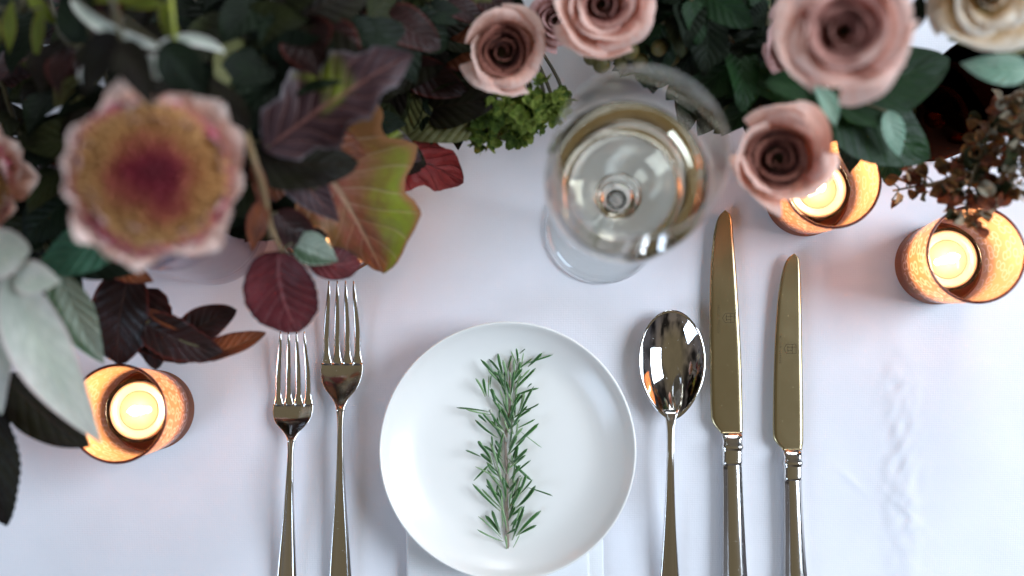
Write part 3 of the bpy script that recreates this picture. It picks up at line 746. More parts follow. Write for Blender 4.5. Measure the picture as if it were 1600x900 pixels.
def tealight_meshes():
    RW = 0.0183
    V, F, U = lathe_data([(0.00005, 0), (RW+0.0008, 0), (RW+0.0012, 0.001), (RW+0.0014, 0.0225), (RW+0.0010, 0.0228), (RW+0.0007, 0.0222), (RW+0.0004, 0.0012), (0.00005, 0.0010)], 64)
    cup = mesh('cup', V, F, M_CUP)
    V, F, U = lathe_data([(0.00005, 0.0012), (RW-0.0002, 0.0012), (RW, 0.002), (RW, 0.0190), (RW-0.0004, 0.0202), (RW-0.0018, 0.0203), (RW-0.0032, 0.0192), (RW-0.0060, 0.0184), (0.006, 0.0182), (0.00005, 0.0182)], 64)
    wax = mesh('wax', V, F, M_WAX)
    V, F, U = lathe_data([(0.00005, 0.0179), (0.0118, 0.0179), (0.0124, 0.0184), (0.0118, 0.01855), (0.00005, 0.0185)], 48)
    N = NT('melted_wax'); pool = mesh('melted_wax_pool', V, F, N.done(bsdf(N, Base_Color=(0.34, 0.265, 0.19, 1), Roughness=0.08, Subsurface_Weight=0.2, Subsurface_Radius=(0.01, 0.005, 0.002), Coat_Weight=1.0)))
    V, F = tube_data([Vector((0, 0, 0.0178)), Vector((0.0001, 0, 0.020)), Vector((0.0006, 0.0003, 0.0225))], [0.0006, 0.0006, 0.0005], 6)
    wick = mesh('wick', V, F, M_WICK)
    fl = [(0.00005, 0.0205), (0.0016, 0.0215), (0.0028, 0.0240), (0.0029, 0.0265), (0.0021, 0.0300), (0.0009, 0.0340), (0.00005, 0.0370)]
    q = catmull([Vector((a, b, 0)) for a, b in fl], 4)
    V, F, U = lathe_data([(max(p.x, 0.00004), p.y) for p in q], 20); fm = mesh('flame', V, F, M_FLAME)
    return cup, wax, pool, wick, fm
tm = tealight_meshes()
for i, (vx, vy) in enumerate(VOT):
    b = P(vx, vy, 0); ang = i*1.7
    o = thing('candle_holder', VOT_LABELS[i], 'candle holder', (b.x, b.y, TOP), 'amber glass candle holders on the tablecloth')
    o.rotation_euler.z = ang
    for nm, me in zip(('glass_wall', 'ridged_base', 'rim'), vm): part(nm, me, o)
    off = [(-0.001, 0.0005), (0.0015, 0.001), (-0.0018, 0.001), (0.001, 0)][i]
    t = thing('tealight', TEA_LABELS[i], 'candle', (b.x+off[0], b.y+off[1], TOP+0.0078), 'lit tealights in the candle holders')
    for nm, me in zip(('cup', 'wax', 'melted_wax', 'wick', 'flame'), tm): part(nm, me, t)
    l = bpy.data.lights.new('flame_light', 'POINT'); l.energy = 0.092; l.color = (1.0, 0.61, 0.34); l.shadow_soft_size = 0.003
    lo = bpy.data.objects.new('flame_light', l); COL.objects.link(lo); lo.parent = t; lo.location = (0, 0, 0.043)

# glass vase under the protea, dark tumbler behind the brown sprig
vb = P(335, 357, 0)
pr = [(0.00005, 0.0003), (0.0355, 0.0003), (0.0380, 0.0020), (0.0384, 0.006), (0.0380, 0.02), (0.0375, 0.080), (0.0378, 0.1195), (0.0372, 0.1200), (0.0362, 0.1190), (0.0358, 0.080), (0.0360, 0.020), (0.0352, 0.010), (0.030, 0.0075), (0.00005, 0.0065)]
V, F, U = lathe_data(pr, 80)
vz = part('glass_vase', mesh('glass_vase', V, F, M_SMOKY), None, (vb.x, vb.y, TOP))
tag(vz, 'smoky glass vase whose round foot shows below the large protea', 'vase')
db = P(1448, 192, 0)
pr = [(0.00005, 0.0003), (0.024, 0.0003), (0.0265, 0.0020), (0.0272, 0.006), (0.0285, 0.04), (0.0300, 0.080), (0.0296, 0.0806), (0.0290, 0.080), (0.0272, 0.040), (0.0258, 0.012), (0.022, 0.009), (0.00005, 0.008)]
V, F, U = lathe_data(pr, 80)
dk = part('glass_tumbler', mesh('glass_tumbler', V, F, M_DARKGLASS), None, (db.x, db.y, TOP))
tag(dk, 'dark amber glass tumbler behind the dry brown sprig at upper right', 'glass')

# ------------------------------------------------------------------ leaves and stems
def leaf_data(b, c, t, w, roll=0.0, fold=0.12, wave=0.05, curl=0.0, kind='ovate', seed=0, nu=9, nv=22, teeth=0.0, bias=0.0, lobes=0):
    """b base, c control, t tip (vectors), w half width in metres"""
    rr = random.Random(seed); ph = rr.uniform(0, 6)
    C = bez(Vector(b), Vector(c), Vector(t), nv); V = []; U = []
    for j, p in enumerate(C):
        v = j/(nv-1)
        tg = (C[min(j+1, nv-1)]-C[max(j-1, 0)]).normalized()
        s = tg.cross(Vector((0, 0, 1)))
        if s.length < 1e-4: s = Vector((1, 0, 0))
        s.normalize(); n = s.cross(tg)
        s2 = s*math.cos(roll)+n*math.sin(roll); n2 = n*math.cos(roll)-s*math.sin(roll)
        if kind == 'ovate': pr = math.sin(math.pi*min(1, v**0.75*1.0))**0.85
        elif kind == 'round': pr = (max(0, 1-(2*v-1)**2))**0.5*(1 if v < .75 else 1-0.3*(v-.75)/.25)
        elif kind == 'broad': pr = math.sin(math.pi*v**0.62)**0.6 if v < 1 else 0
        elif kind == 'lance': pr = math.sin(math.pi*v**0.9)**1.1
        else: pr = math.sin(math.pi*v)
        if lobes: pr *= 1+0.15*math.sin(2*math.pi*(v*lobes-0.15))*min(1, 4*(1-v))
        pr = max(pr, 0.02)
        tooth = 1+teeth*((v*13) % 1.0-0.5)
        for i in range(nu):
            u = -1+2*i/(nu-1)
            ww = w*pr*(1+(tooth-1)*abs(u)**3)*(1+bias*u)
            q = p+s2*u*ww+n2*(fold*abs(u)*ww-curl*u*u*ww)+n2*wave*w*math.sin(v*9+ph+u*1.3)*abs(u)
            q = q+n2*w*0.10*noise.noise(Vector((u*1.7+seed, v*4, seed*0.3)))
            V.append(q); U.append((i/(nu-1), v))
    return V, grid_faces(nu, nv), U
class Stem:
    def __init__(s, name, label, cat, path, r, mat=None, group=None):
        pts = [P(*p) for p in path]
        s.o = thing(name, label, cat, pts[0], group)
        s.pts = catmull(pts, 5)
        n = len(s.pts)
        V, F = tube_data(s.pts, [r*MM*(1-0.5*k/n) for k in range(n)], 8)
        part('stem', mesh('stem', rel(V, s.o), F, mat or M_STEM), s.o)
        s.k = 0
    def leaf(s, b, t, w, mat, bend=(0, 0, 0), **kw):
        """b, t = (px, py, height); w = half width in px at that height; bend in mm"""
        B = P(*b); T = P(*t); s.k += 1
        ctrl = (B+T)/2+Vector(bend)*MM
        hh = (b[2]+t[2])/2
        V, F, U = leaf_data(B, ctrl, T, w*PXS(hh), seed=s.k+int(b[0]), **kw)
        o = part('leaf', mesh('leaf', rel(V, s.o), F, L[mat], U), s.o)
        # petiole to the nearest point of the stem
        near = min(s.pts, key=lambda p: (p-B).length)
        if (near-B).length > 0.002 and (near-B).length < 0.09:
            V, F = tube_data(bez(near, (near+B)/2+Vector((0, 0, 0.003)), B+(T-B)*0.03, 6), 0.0006, 6)
            part('leaf_stalk', mesh('leaf_stalk', rel(V, s.o), F, M_STEM), s.o)
        return o

s = Stem('pointed_dark_leaf_sprig', 'dark pointed leaf lying over the top edge of the large protea', 'foliage', [(150, -80, .01), (170, -20, .20), (185, 40, .245), (195, 70, .25)], 1.6)
s.leaf((188, 66, .25), (240, 172, .255), 30, 'umber', (2, 4, 5), kind='ovate', fold=.3)
s.leaf((195, 60, .25), (130, 150, .22), 34, 'umber', (-2, 4, 5), kind='ovate', fold=.2)
s.leaf((250, 70, .22), (320, 165, .20), 36, 'dark', (2, 4, 5), kind='ovate', fold=.2)
# pale bract flower, lower left corner
s = Stem('pale_bract_flower', 'large pale cream bracts reaching in from the left edge over the lone candle', 'flower', [(-80, 300, 0.01), (-60, 360, 0.10), (-10, 400, 0.170), (15, 430, 0.185)], 2.2, M_STEMP)
s.leaf((20, 425, .180), (158, 692, .150), 47, 'white', (-6, 2, 12), fold=0.15, kind='ovate', roll=0.12)
s.leaf((10, 430, .178), (2, 648, .150), 38, 'white', (-4, 0, 8), fold=0.2, kind='ovate')
s.leaf((22, 435, .176), (66, 612, .145), 26, 'white', (-2, 0, 8), fold=0.3, kind='lance')
s.leaf((5, 430, .172), (-70, 600, .150), 55, 'white', (0, 0, 8), fold=0.2)
s.leaf((-40, 420, .180), (48, 392, .185), 40, 'white', (0, 4, 6), fold=0.2, kind='round')
s.leaf((20, 430, .182), (95, 440, .178), 28, 'white', (0, 0, 4), kind='ovate')
s = Stem('sage_leaf_sprig', 'sage green leaf sprig between the pale bracts and the maroon branch', 'foliage', [(60, 300, 0.01), (70, 380, 0.10), (100, 440, 0.14)], 1.6)
s.leaf((95, 425, .150), (162, 568, .125), 34, 'sage', (-2, 0, 6), fold=0.3)
s.leaf((195, 365, .150), (52, 432, .150), 40, 'blue', (4, 3, 8), fold=0.15, kind='ovate')
s.leaf((90, 380, .130), (215, 425, .130), 36, 'dark', (0, -2, 6))
s.leaf((60, 400, .120), (130, 470, .110), 40, 'dark', (0, 0, 6))
s = Stem('drooping_dark_leaf_sprig', 'dark brown serrated leaves hanging at the lower left edge', 'foliage', [(-90, 420, 0.01), (-60, 520, 0.08), (-20, 600, 0.105), (0, 640, 0.11)], 1.8)
s.leaf((5, 585, .120), (140, 697, .110), 42, 'umber', (3, -6, 6), fold=0.1, kind='ovate')
s.leaf((-15, 650, .125), (8, 822, .110), 44, 'umber', (2, 0, 8), fold=0.15, kind='broad', teeth=0.11, nv=40)
s.leaf((-20, 560, .115), (-10, 720, .105), 44, 'umber', (2, 0, 8))

# maroon branch
s = Stem('maroon_leaf_branch', 'branch of dark maroon leaves pointing right towards the salad fork', 'foliage', [(130, 300, 0.01), (150, 400, 0.07), (215, 470, 0.095), (280, 530, 0.10), (340, 545, 0.095)], 1.8)
s.leaf((205, 425, .100), (185, 570, .090), 50, 'darkmaroon', (-3, 0, 6), kind='round', fold=0.1)
s.leaf((225, 450, .095), (243, 578, .085), 38, 'darkmaroon', (3, 0, 6), kind='broad', teeth=.1)
s.leaf((175, 470, .090), (300, 565, .085), 34, 'darkmaroon', (0, -3, 6), kind='broad', teeth=.12)
s.leaf((225, 505, .100), (352, 556, .095), 33, 'darkmaroon', (0, -3, 6), kind='broad', fold=0.1, teeth=.12)
s.leaf((288, 530, .096), (370, 484, .092), 30, 'darkmaroon', (-2, 2, 5), kind='broad', fold=0.1)
s.leaf((318, 553, .094), (416, 519, .088), 22, 'rust', (3, -3, 5), kind='broad', fold=0.35, roll=0.5)
s.leaf((225, 480, .100), (300, 520, .098), 12, 'rust', (0, -2, 3), kind='lance', roll=0.8)
s.leaf((160, 400, .11), (240, 440, .11), 22, 'rust', (0, -2, 3), kind='ovate', roll=0.3)

# oval maroon leaves over the forks
s = Stem('wine_red_leaf_sprig', 'wine red leaves hanging over the tips of the salad fork', 'foliage', [(420, 160, 0.01), (405, 250, 0.10), (420, 340, 0.14), (440, 392, 0.135)], 2.0, M_STEMP)
s.leaf((438, 392, .130), (468, 520, .105), 56, 'maroon', (-6, 0, 12), kind='round', fold=0.18, teeth=.05)
s.leaf((485, 405, .11), (563, 408, .10), 26, 'maroon', (0, -5, 6), kind='round', fold=0.2)
s.leaf((458, 378, .13), (528, 408, .12), 26, 'sage', (0, 1, 6), kind='ovate', fold=0.2)
s.leaf((420, 300, .15), (395, 395, .14), 18, 'rust', (-2, 0, 5), kind='lance', roll=0.4)
s.leaf((430, 330, .14), (500, 400, .12), 30, 'darkmaroon', (0, 0, 4))
s = Stem('bare_reddish_stem', 'thin reddish brown stem arching beside the large protea', 'foliage', [(330, 60, 0.02), (365, 150, 0.15), (390, 230, 0.19), (412, 300, 0.18), (425, 372, 0.16)], 2.4, M_STEMP)
s.leaf((385, 210, .19), (330, 120, .19), 26, 'umber', (0, 0, 5)); s.leaf((395, 250, .185), (420, 350, .17), 12, 'rust', (2, 0, 5), roll=0.7)

# large autumn leaves
s = Stem('autumn_leaf_stem', 'stem with a large orange and lime autumn leaf above the dinner fork', 'foliage', [(380, 60, 0.01), (420, 130, 0.09), (455, 190, 0.125), (480, 225, 0.13)], 2.0)
s.leaf((468, 212, .128), (598, 428, .092), 98, 'autumn', (6, 4, 10), kind='broad', fold=0.05, wave=0.16, nu=13, nv=40, bias=-0.28, teeth=0.03, lobes=3.2)
s.leaf((430, 215, .155), (530, 345, .13), 34, 'plum', (-3, -3, 6), kind='ovate', fold=0.2)
s = Stem('scarlet_leaf_stem', 'scarlet veined leaf beside the green florets, pointing at the wine glass', 'foliage', [(520, 60, 0.01), (550, 150, 0.06), (585, 240, 0.085)], 1.6)
s.leaf((578, 228, .086), (724, 286, .062), 50, 'red', (2, 4, 8), kind='broad', fold=0.14, nu=11, nv=34, lobes=3, teeth=0.04)
s.leaf((560, 215, .095), (640, 270, .09), 28, 'rust', (0, 0, 6), kind='ovate')
s = Stem('plum_leaf_stem', 'large plum grey leaf with pink veins in the left of the centrepiece', 'foliage', [(300, 120, 0.01), (360, 200, 0.12), (420, 225, 0.165)], 2.0)
s.leaf((415, 235, .165), (645, 84, .175), 66, 'plum', (3, 4, 10), kind='ovate', fold=0.22, nu=13, nv=40, wave=0.16, teeth=0.10, lobes=4)
s.leaf((560, 120, .17), (440, 50, .165), 44, 'umber', (0, 0, 8), kind='broad')
s.leaf((400, 245, .160), (560, 255, .15), 46, 'umber', (0, -6, 10), kind='broad')
s = Stem('olive_leaf_stem', 'olive green ribbed leaf between the green florets and the scarlet leaf', 'foliage', [(700, 60, 0.01), (730, 130, 0.05), (745, 185, 0.075)], 1.4)
s.leaf((742, 192, .078), (604, 205, .082), 34, 'olive', (0, 2, 6), kind='broad', fold=0.14)
s.leaf((735, 170, .070), (640, 150, .07), 28, 'umber', (0, 2, 6), kind='ovate')
# pale twisted blade and yellow green buds at upper left
s = Stem('twisted_pale_blade_stem', 'pale twisted leaf blade curling across the top left above the protea', 'foliage', [(60, -60, 0.02), (105, -10, 0.18), (135, 12, 0.20)], 1.6)
s.leaf((112, -2, .200), (262, 76, .205), 11, 'white', (-8, -8, 6), kind='round', fold=0.6)
s.leaf((245, 72, .205), (352, 82, .20), 10, 'white', (4, 6, 6), kind='round', fold=0.6)
s.leaf((150, 95, .20), (128, 135, .195), 14, 'white', (0, 0, 4), kind='round')
s.leaf((225, 90, .205), (262, 122, .20), 18, 'white', (0, 0, 4), kind='round'); s.leaf((262, 98, .2), (302, 110, .2), 10, 'white', (0, 0, 3), kind='round')
s = Stem('lime_bud_stem', 'stem of narrow lime green bud leaves in the top left corner', 'foliage', [(10, -80, 0.02), (25, -30, 0.15), (40, 20, 0.17)], 1.6)
for (a, b, c, d, w) in ((20, 0, 14, 86, 13), (66, 10, 56, 98, 12), (40, -10, 90, 40, 12), (-20, 10, 0, 70, 14)):
    s.leaf((a, b, .18), (c, d, .165), w, 'lime', (1, 0, 4), kind='lance')
s = Stem('lime_shoot_stem', 'lime green shoot standing just above the large protea', 'foliage', [(250, -120, 0.02), (262, -40, 0.18), (268, 10, 0.21), (274, 78, 0.205)], 1.8, mat_stem('lime_shoot', (0.20, 0.24, 0.03, 1), (0.3, 0.3, 0.04, 1)))
for (a, b, c, d, w) in ((262, 0, 268, 72, 13), (262, 10, 190, 12, 12), (255, -10, 140, 5, 15), (268, 30, 285, 86, 8)):
    s.leaf((a, b, .21), (c, d, .20), w, 'lime', (0, 2, 4), kind='lance', fold=.3)

# rose foliage on the right
s = Stem('rose_foliage_stem', 'broad dark green rose leaves between the two right-hand roses and the tumbler', 'foliage', [(1300, -80, 0.01), (1290, 40, 0.08), (1300, 150, 0.125)], 2.0)
s.leaf((1300, 160, .125), (1482, 92, .120), 62, 'rosegreen', (0, 0, 6), kind='broad', fold=0.06)
s.leaf((1300, 165, .120), (1452, 246, .105), 62, 'rosegreen', (0, 0, 6), kind='broad', fold=0.08)
s.leaf((1385, 172, .130), (1406, 246, .12), 19, 'mint', (0, 0, 3), kind='ovate', fold=0.1)
s.leaf((1195, 128, .150), (1312, 172, .150), 24, 'rosegreen', (0, 5, 6), kind='ovate', fold=0.3)
s.leaf((1270, 132, .156), (1306, 200, .15), 15, 'mint', (3, 0, 6), kind='lance', fold=0.3)
s.leaf((1290, 140, .10), (1175, 140, .10), 40, 'rosegreen', (0, 3, 6)); s.leaf((1290, 110, .10), (1180, 60, .11), 44, 'dark', (0, 3, 6))
s = Stem('mint_leaf_stem', 'pale mint leaf under the cream flower at the upper right edge', 'foliage', [(1700, -20, 0.01), (1660, 40, 0.10), (1625, 80, 0.16)], 1.6)
s.leaf((1610, 108, .165), (1500, 98, .155), 26, 'mint', (0, -3, 6), kind='ovate', fold=0.2, bias=-0.2)
s.leaf((1615, 75, .15), (1480, 62, .15), 22, 'olive', (0, 2, 6), kind='ovate'); s.leaf((1620, 100, .13), (1540, 90, .12), 30, 'dark', (0, 0, 4))
s.leaf((1440, -10, .17), (1418, 60, .16), 16, 'dark', (0, 0, 4), kind='lance')

s = Stem('low_dark_leaf_stem', 'broad dark leaves lying low behind the rim of the wine glass', 'foliage', [(1250, -80, .01), (1240, 20, .04), (1220, 80, .05)], 1.6)
for (a, b, c, d, w) in ((1215, 60, 1040, 112, 42), (1220, 90, 1105, 160, 34), (1230, 70, 1120, 100, 40), (1060, 20, 960, 100, 34), (1190, 138, 1005, 92, 40)):
    s.leaf((a, b, .05), (c, d, .045), w, 'dark', (0, 0, 5), kind='broad', fold=0.08)
# ------------------------------------------------------------------ roses
def rose(name, label, cat, px, py, h, Rpx, mat, seed, n=22, toward=0.75, group=None, open_=1.0, sway=(0, 0), deep=1.0, heart=None, hfrac=0.5):
    R = Rpx*PXS(h); c = P(px, py, h)
    foot = Vector((c.x+sway[0]*MM, c.y+(60+sway[1])*MM, TOP))
    o = thing(name, label, cat, foot, group)
    ax = (cam.location-c).normalized()*toward+Vector((0, 0, 1))*(1-toward); ax.normalize()
    q = ax.to_track_quat('Z', 'Y').to_matrix()
    rr = random.Random(seed); H = R*1.05
    nu, nv = 25, 16
    nb_ = max(4, int(n*0.28)); nm_ = max(5, int(n*0.38)); no_ = n-nb_-nm_
    for i in range(n):
        if i < nb_: t = 0.02+0.24*i/nb_
        elif i < nb_+nm_: t = 0.34+0.30*(i-nb_)/nm_
        else: t = 0.76+0.24*(i-nb_-nm_)/max(1, no_-1)
        t = min(1, max(0, t+rr.uniform(-.025, .025)))
        a0 = i*2.399+rr.uniform(-.35, .35)
        ri = R*(0.10+0.88*t)
        half = (1.8 if t < 0.3 else 1.75-(t-0.3)*1.15)*rr.uniform(.88, 1.08)
        top = H*(0.86-0.26*t*t*open_)-0.17*H*deep*max(0, 1-t/0.72)**0.8+H*rr.uniform(-.05, .06)
        curl = (0.03+0.24*max(0, t-0.15)*open_)*R*rr.uniform(.75, 1.3)
        rb = R*(0.04+0.16*t)
        ecc = rr.uniform(0, 0.16)*min(1, t*2); ae = rr.uniform(0, 6.28); tipk = rr.uniform(-0.03, 0.09); kink = rr.uniform(-.5, .5)
        phs = rr.uniform(0, 6); V = []; U = []
        for j in range(nv):
            v = j/(nv-1)
            for k in range(nu):
                u = -1+2*k/(nu-1)
                a = a0+u*half
                lip = 1-0.30*abs(u)**2.4+tipk*math.exp(-((u-kink)/.22)**2)+0.03*math.sin(u*5+phs)
                z = -0.15*H+(top+0.15*H)*v*lip
                rad = rb+(ri-rb)*math.sin(min(v*1.05, 1)*math.pi/2)**0.85
                rad *= 1+ecc*math.cos(a-ae)
                rad *= 1+0.09*u
                if v > 0.66:
                    e = (v-0.66)/0.34; ck = curl*(1+0.5*math.sin(u*2.2+phs)); rad += ck*e*e; z -= ck*0.85*e**3
                rad += R*0.075*noise.noise(Vector((u*1.4+seed, v*1.8, i*1.7)))*(0.5+t)
                rad += R*0.030*noise.noise(Vector((u*4.5+seed, v*4, i*2.3)))*v*(0.3+t)
                V.append(c+q @ Vector((rad*math.cos(a), rad*math.sin(a), z-H*0.62)))
                U.append((k/(nu-1), v))
        me = mesh('petal', rel(V, o), grid_faces(nu, nv), heart if (heart and t < hfrac) else mat, U)  # inner petals take the heart colour, which carries some cup shade
        part('petal', me, o)
    # calyx and stem
    base = c+q @ Vector((0, 0, -0.80*H))
    V, F = tube_data(bez(base+ax*0.006, base, base-ax*0.004, 4), [R*0.30, R*0.34, R*0.12, R*0.1], 12)
    part('calyx', mesh('calyx', rel(V, o), F, M_STEM), o)
    V, F = tube_data(bez(foot, Vector((foot.x, foot.y, c.z*0.6)), base, 12), 0.0022, 8)
    part('stem', mesh('stem', rel(V, o), F, mat_stem('green_rose_stem', (0.05, 0.09, 0.03, 1), (0.08, 0.10, 0.04, 1)) if 'green_rose_stem' not in bpy.data.materials else bpy.data.materials['green_rose_stem']), o)
    return o
G = 'roses of the centrepiece'
rose('rose', 'small dusky pink rose above the green florets, left of the wine glass', 'rose', 786, 80, .125, 62, M_ROSE2, 3, 17, 0.9, G, 0.75, (0, 0), 2.4, M_HEART_SHADED, 0.66)
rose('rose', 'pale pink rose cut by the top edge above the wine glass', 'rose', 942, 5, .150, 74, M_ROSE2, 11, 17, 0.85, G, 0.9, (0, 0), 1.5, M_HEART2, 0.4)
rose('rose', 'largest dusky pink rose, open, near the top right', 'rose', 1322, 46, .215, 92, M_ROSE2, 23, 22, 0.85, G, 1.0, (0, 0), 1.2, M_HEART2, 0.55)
rose('rose', 'dusky pink rose with a dark heart overlapping a lit candle holder', 'rose', 1218, 248, .150, 70, M_ROSE2, 37, 17, 0.9, G, 0.7, (0, 0), 2.4, M_HEART_SHADED, 0.68)
o_ = [ob for ob in bpy.data.objects if str(ob.get('label', '')).startswith('dusky pink rose with a dark heart')][0]
for b_, t_, w_, bd in (((1286, 255, .150), (1244, 158, .168), 16, (7, 4, 8)),):
    B = P(*b_); T = P(*t_)
    V, F, U = leaf_data(B, (B+T)/2+Vector(bd)*MM, T, w_*PXS(.15), fold=0.25, curl=0.1, kind='round', seed=4, wave=.1)
    part('petal', mesh('petal', rel(V, o_), F, M_ROSE2, U), o_)
rose('garden_rose', 'creamy apricot flower cut by the top right corner', 'flower', 1548, -10, .190, 80, M_CREAM, 51, 15, 0.8, None, 1.3)
rose('rose', 'brownish pink rose mostly hidden behind the largest rose', 'rose', 1256, 60, .130, 62, M_ROSE, 61, 16, 0.9, G, 0.8)
rose('rose', 'half hidden brownish rose between the two roses left of the wine glass top', 'rose', 868, 30, .100, 44, M_ROSE, 71, 14, 0.9, G, 0.6)

# ------------------------------------------------------------------ proteas
def protea(label, px, py, h, Rpx, foot, seed, tilt=(0, 0), grp='king proteas'):
    R = Rpx*PXS(h); c = P(px, py, h)
    o = thing('protea', label, 'protea', foot, grp)
    ax = ((cam.location-c).normalized()*0.55+Vector((tilt[0], tilt[1], 0.45))).normalized()
    q = ax.to_track_quat('Z', 'Y').to_matrix(); rr = random.Random(seed)
    def bractring(n, r_tip, z_tip, w, mat, jit, curl, a_off):
        for i in range(n):
            a = 2*math.pi*(i+rr.uniform(-jit, jit))/n+a_off
            rt = r_tip*rr.uniform(0.82, 1.10); zt = z_tip*rr.uniform(0.6, 1.3)+R*rr.uniform(-.03, .06)
            nu, nv = 9, 12; V = []; U = []
            ww = w*rr.uniform(0.9, 1.12); tw = rr.uniform(-0.25, 0.25)
            for j in range(nv):
                v = j/(nv-1)
                rad = R*0.18+(rt-R*0.18)*math.sin(v*math.pi/2*0.98)
                z = -R*0.75+(zt+R*0.75)*v**1.25
                if v > 0.75: e = (v-.75)/.25; rad += curl*R*e*e*0.5; z -= curl*R*0.35*e*e
                pr = (0.35+0.65*math.sin(min(v*1.15, 1)*math.pi/2))*(1 if v < .62 else max(0.03, 1-((v-.62)/.382)**2.6)**0.5)
                for k in range(nu):
                    u = -1+2*k/(nu-1)
                    sx = u*ww*pr
                    cupd = 0.16*ww*(u*u)*pr
                    p3 = Vector((rad-cupd+tw*sx*0.3+0.05*R*v*noise.noise(Vector((u*1.5, v*3, i+seed+9))), sx, z+cupd*0.2+0.10*R*noise.noise(Vector((u*1.3, v*3, i+seed)))))
                    p3.rotate(Matrix.Rotation(a, 3, 'Z'))
                    V.append(c+q @ p3); U.append((k/(nu-1), v))
            part('bract', mesh('bract', rel(V, o), grid_faces(nu, nv), mat, U), o)
    bractring(15, R*0.98, R*0.12, R*0.31, M_BRACT, 0.25, 0.25, 0)
    bractring(15, R*0.92, R*0.24, R*0.28, M_BRACT, 0.3, 0.10, 0.2)
    bractring(15, R*0.80, R*0.26, R*0.20, M_BRACT2, 0.3, -0.10, 0.1)
    # domed head of florets
    V = []; F = []; U = []
    RD = R*0.76
    na, nb2 = 48, 14
    for j in range(nb2+1):
        th = math.pi/2*0.98*j/nb2
        for i in range(na):
            a = 2*math.pi*i/na
            V.append(c+q @ Vector((RD*math.sin(th)*math.cos(a), RD*math.sin(th)*math.sin(a), RD*0.42*math.cos(th)-R*0.12))); U.append((j/nb2, 0))
    F = grid_faces(na, nb2+1, True)
    nf = 1500
    for i in range(nf):
        th = math.acos(1-(i+.5)/nf*0.98); a = i*2.39996
        d0 = Vector((math.sin(th)*math.cos(a), math.sin(th)*math.sin(a), 0.42*math.cos(th)))
        nn = Vector((d0.x*0.7, d0.y*0.7, 1.0)); nn.normalize()
        pch = th/(math.pi/2); inw = Vector((-d0.x, -d0.y, 0))*0.5*(1 if pch < 0.35 else 0.2)
        nn = (nn+inw+Vector((rr.uniform(-.2, .2), rr.uniform(-.2, .2), 0))).normalized()
        b = d0*RD+Vector((0, 0, -R*0.12)); ln = R*(0.10+0.12*rr.random()+0.08*pch); w = R*0.017
        s1 = nn.orthogonal().normalized(); s2 = nn.cross(s1)
        k0 = len(V)
        for s_ in (s1, -s1*0.5+s2*0.87, -s1*0.5-s2*0.87):
            V.append(c+q @ (b+s_*w)); U.append((pch, 0))
        for s_ in (s1, -s1*0.5+s2*0.87, -s1*0.5-s2*0.87):
            V.append(c+q @ (b+nn*ln*0.85+s_*w*1.2)); U.append((pch, .5))
        V.append(c+q @ (b+nn*ln)); U.append((pch, 1))
        for x in range(3):
            y = (x+1) % 3
            F.append((k0+x, k0+y, k0+3+y, k0+3+x)); F.append((k0+3+x, k0+3+y, k0+6))
    fo = part('floret_head', mesh('floret_head', rel(V, o), F, M_FLOR, U), o)
    fo['kind'] = 'stuff'
    base = c+q @ Vector((0, 0, -R*0.78))
    V, F = tube_data(bez(Vector(foot), Vector((foot[0], foot[1], base.z*0.6)), base+ax*0.004, 14), 0.0042, 10)
    part('stem', mesh('stem', rel(V, o), F, M_STEM), o)
    # green collar under the bracts
    V, F = tube_data([base-ax*0.004, base+ax*0.006, base+ax*0.016], [R*0.16, R*0.22, R*0.25], 14)
    part('receptacle', mesh('receptacle', rel(V, o), F, M_STEM), o)
    return o
protea('large pink and gold protea with a crimson heart, left of the forks', 236, 276, .235, 138, (vb.x-0.012, vb.y+0.01, 0.009), 4, (0.32, -0.03))
protea('second protea cut by the left edge, only its apricot side showing', -95, 285, .180, 122, (P(-60, 330).x-0.03, P(-60, 330).y, TOP), 9, (0.05, 0.0))

# ------------------------------------------------------------------ green florets, berries, dry sprigs
def floret_mesh(seed, mat, r=0.0032):
    rr = random.Random(seed); V = []; F = []; U = []
    for k in range(4):
        a = k*math.pi/2+rr.uniform(-.2, .2); up = rr.uniform(0.2, 0.9)
        k0 = len(V); n = 5
        for j in range(n):
            v = j/(n-1); w = r*0.55*math.sin(math.pi*min(1, 0.1+v*0.86))**0.6
            for i in range(3):
                u = i-1
                x = r*1.15*v; z = r*(up*v*v*0.9)+abs(u)*0.12*r+rr.uniform(-.05, .05)*r
                y = u*w
                V.append((x*math.cos(a)-y*math.sin(a), x*math.sin(a)+y*math.cos(a), z)); U.append((i/2, v))
        F += [tuple(k0+f for f in ff) for ff in grid_faces(3, n)]
    return mesh('floret', V, F, mat, U)
L['floret'] = mat_leaf('yellow_green_floret', (0.16, 0.25, 0.022, 1), (0.46, 0.56, 0.12, 1), None, rough=0.6, trans=0.3)
L['floretdark'] = mat_leaf('deep_green_floret', (0.06, 0.12, 0.016, 1), (0.16, 0.25, 0.035, 1), None, rough=0.6, trans=0.25)
FM = [floret_mesh(i, L['floret']) for i in range(4)]; FD = [floret_mesh(i+9, L['floretdark']) for i in range(4)]
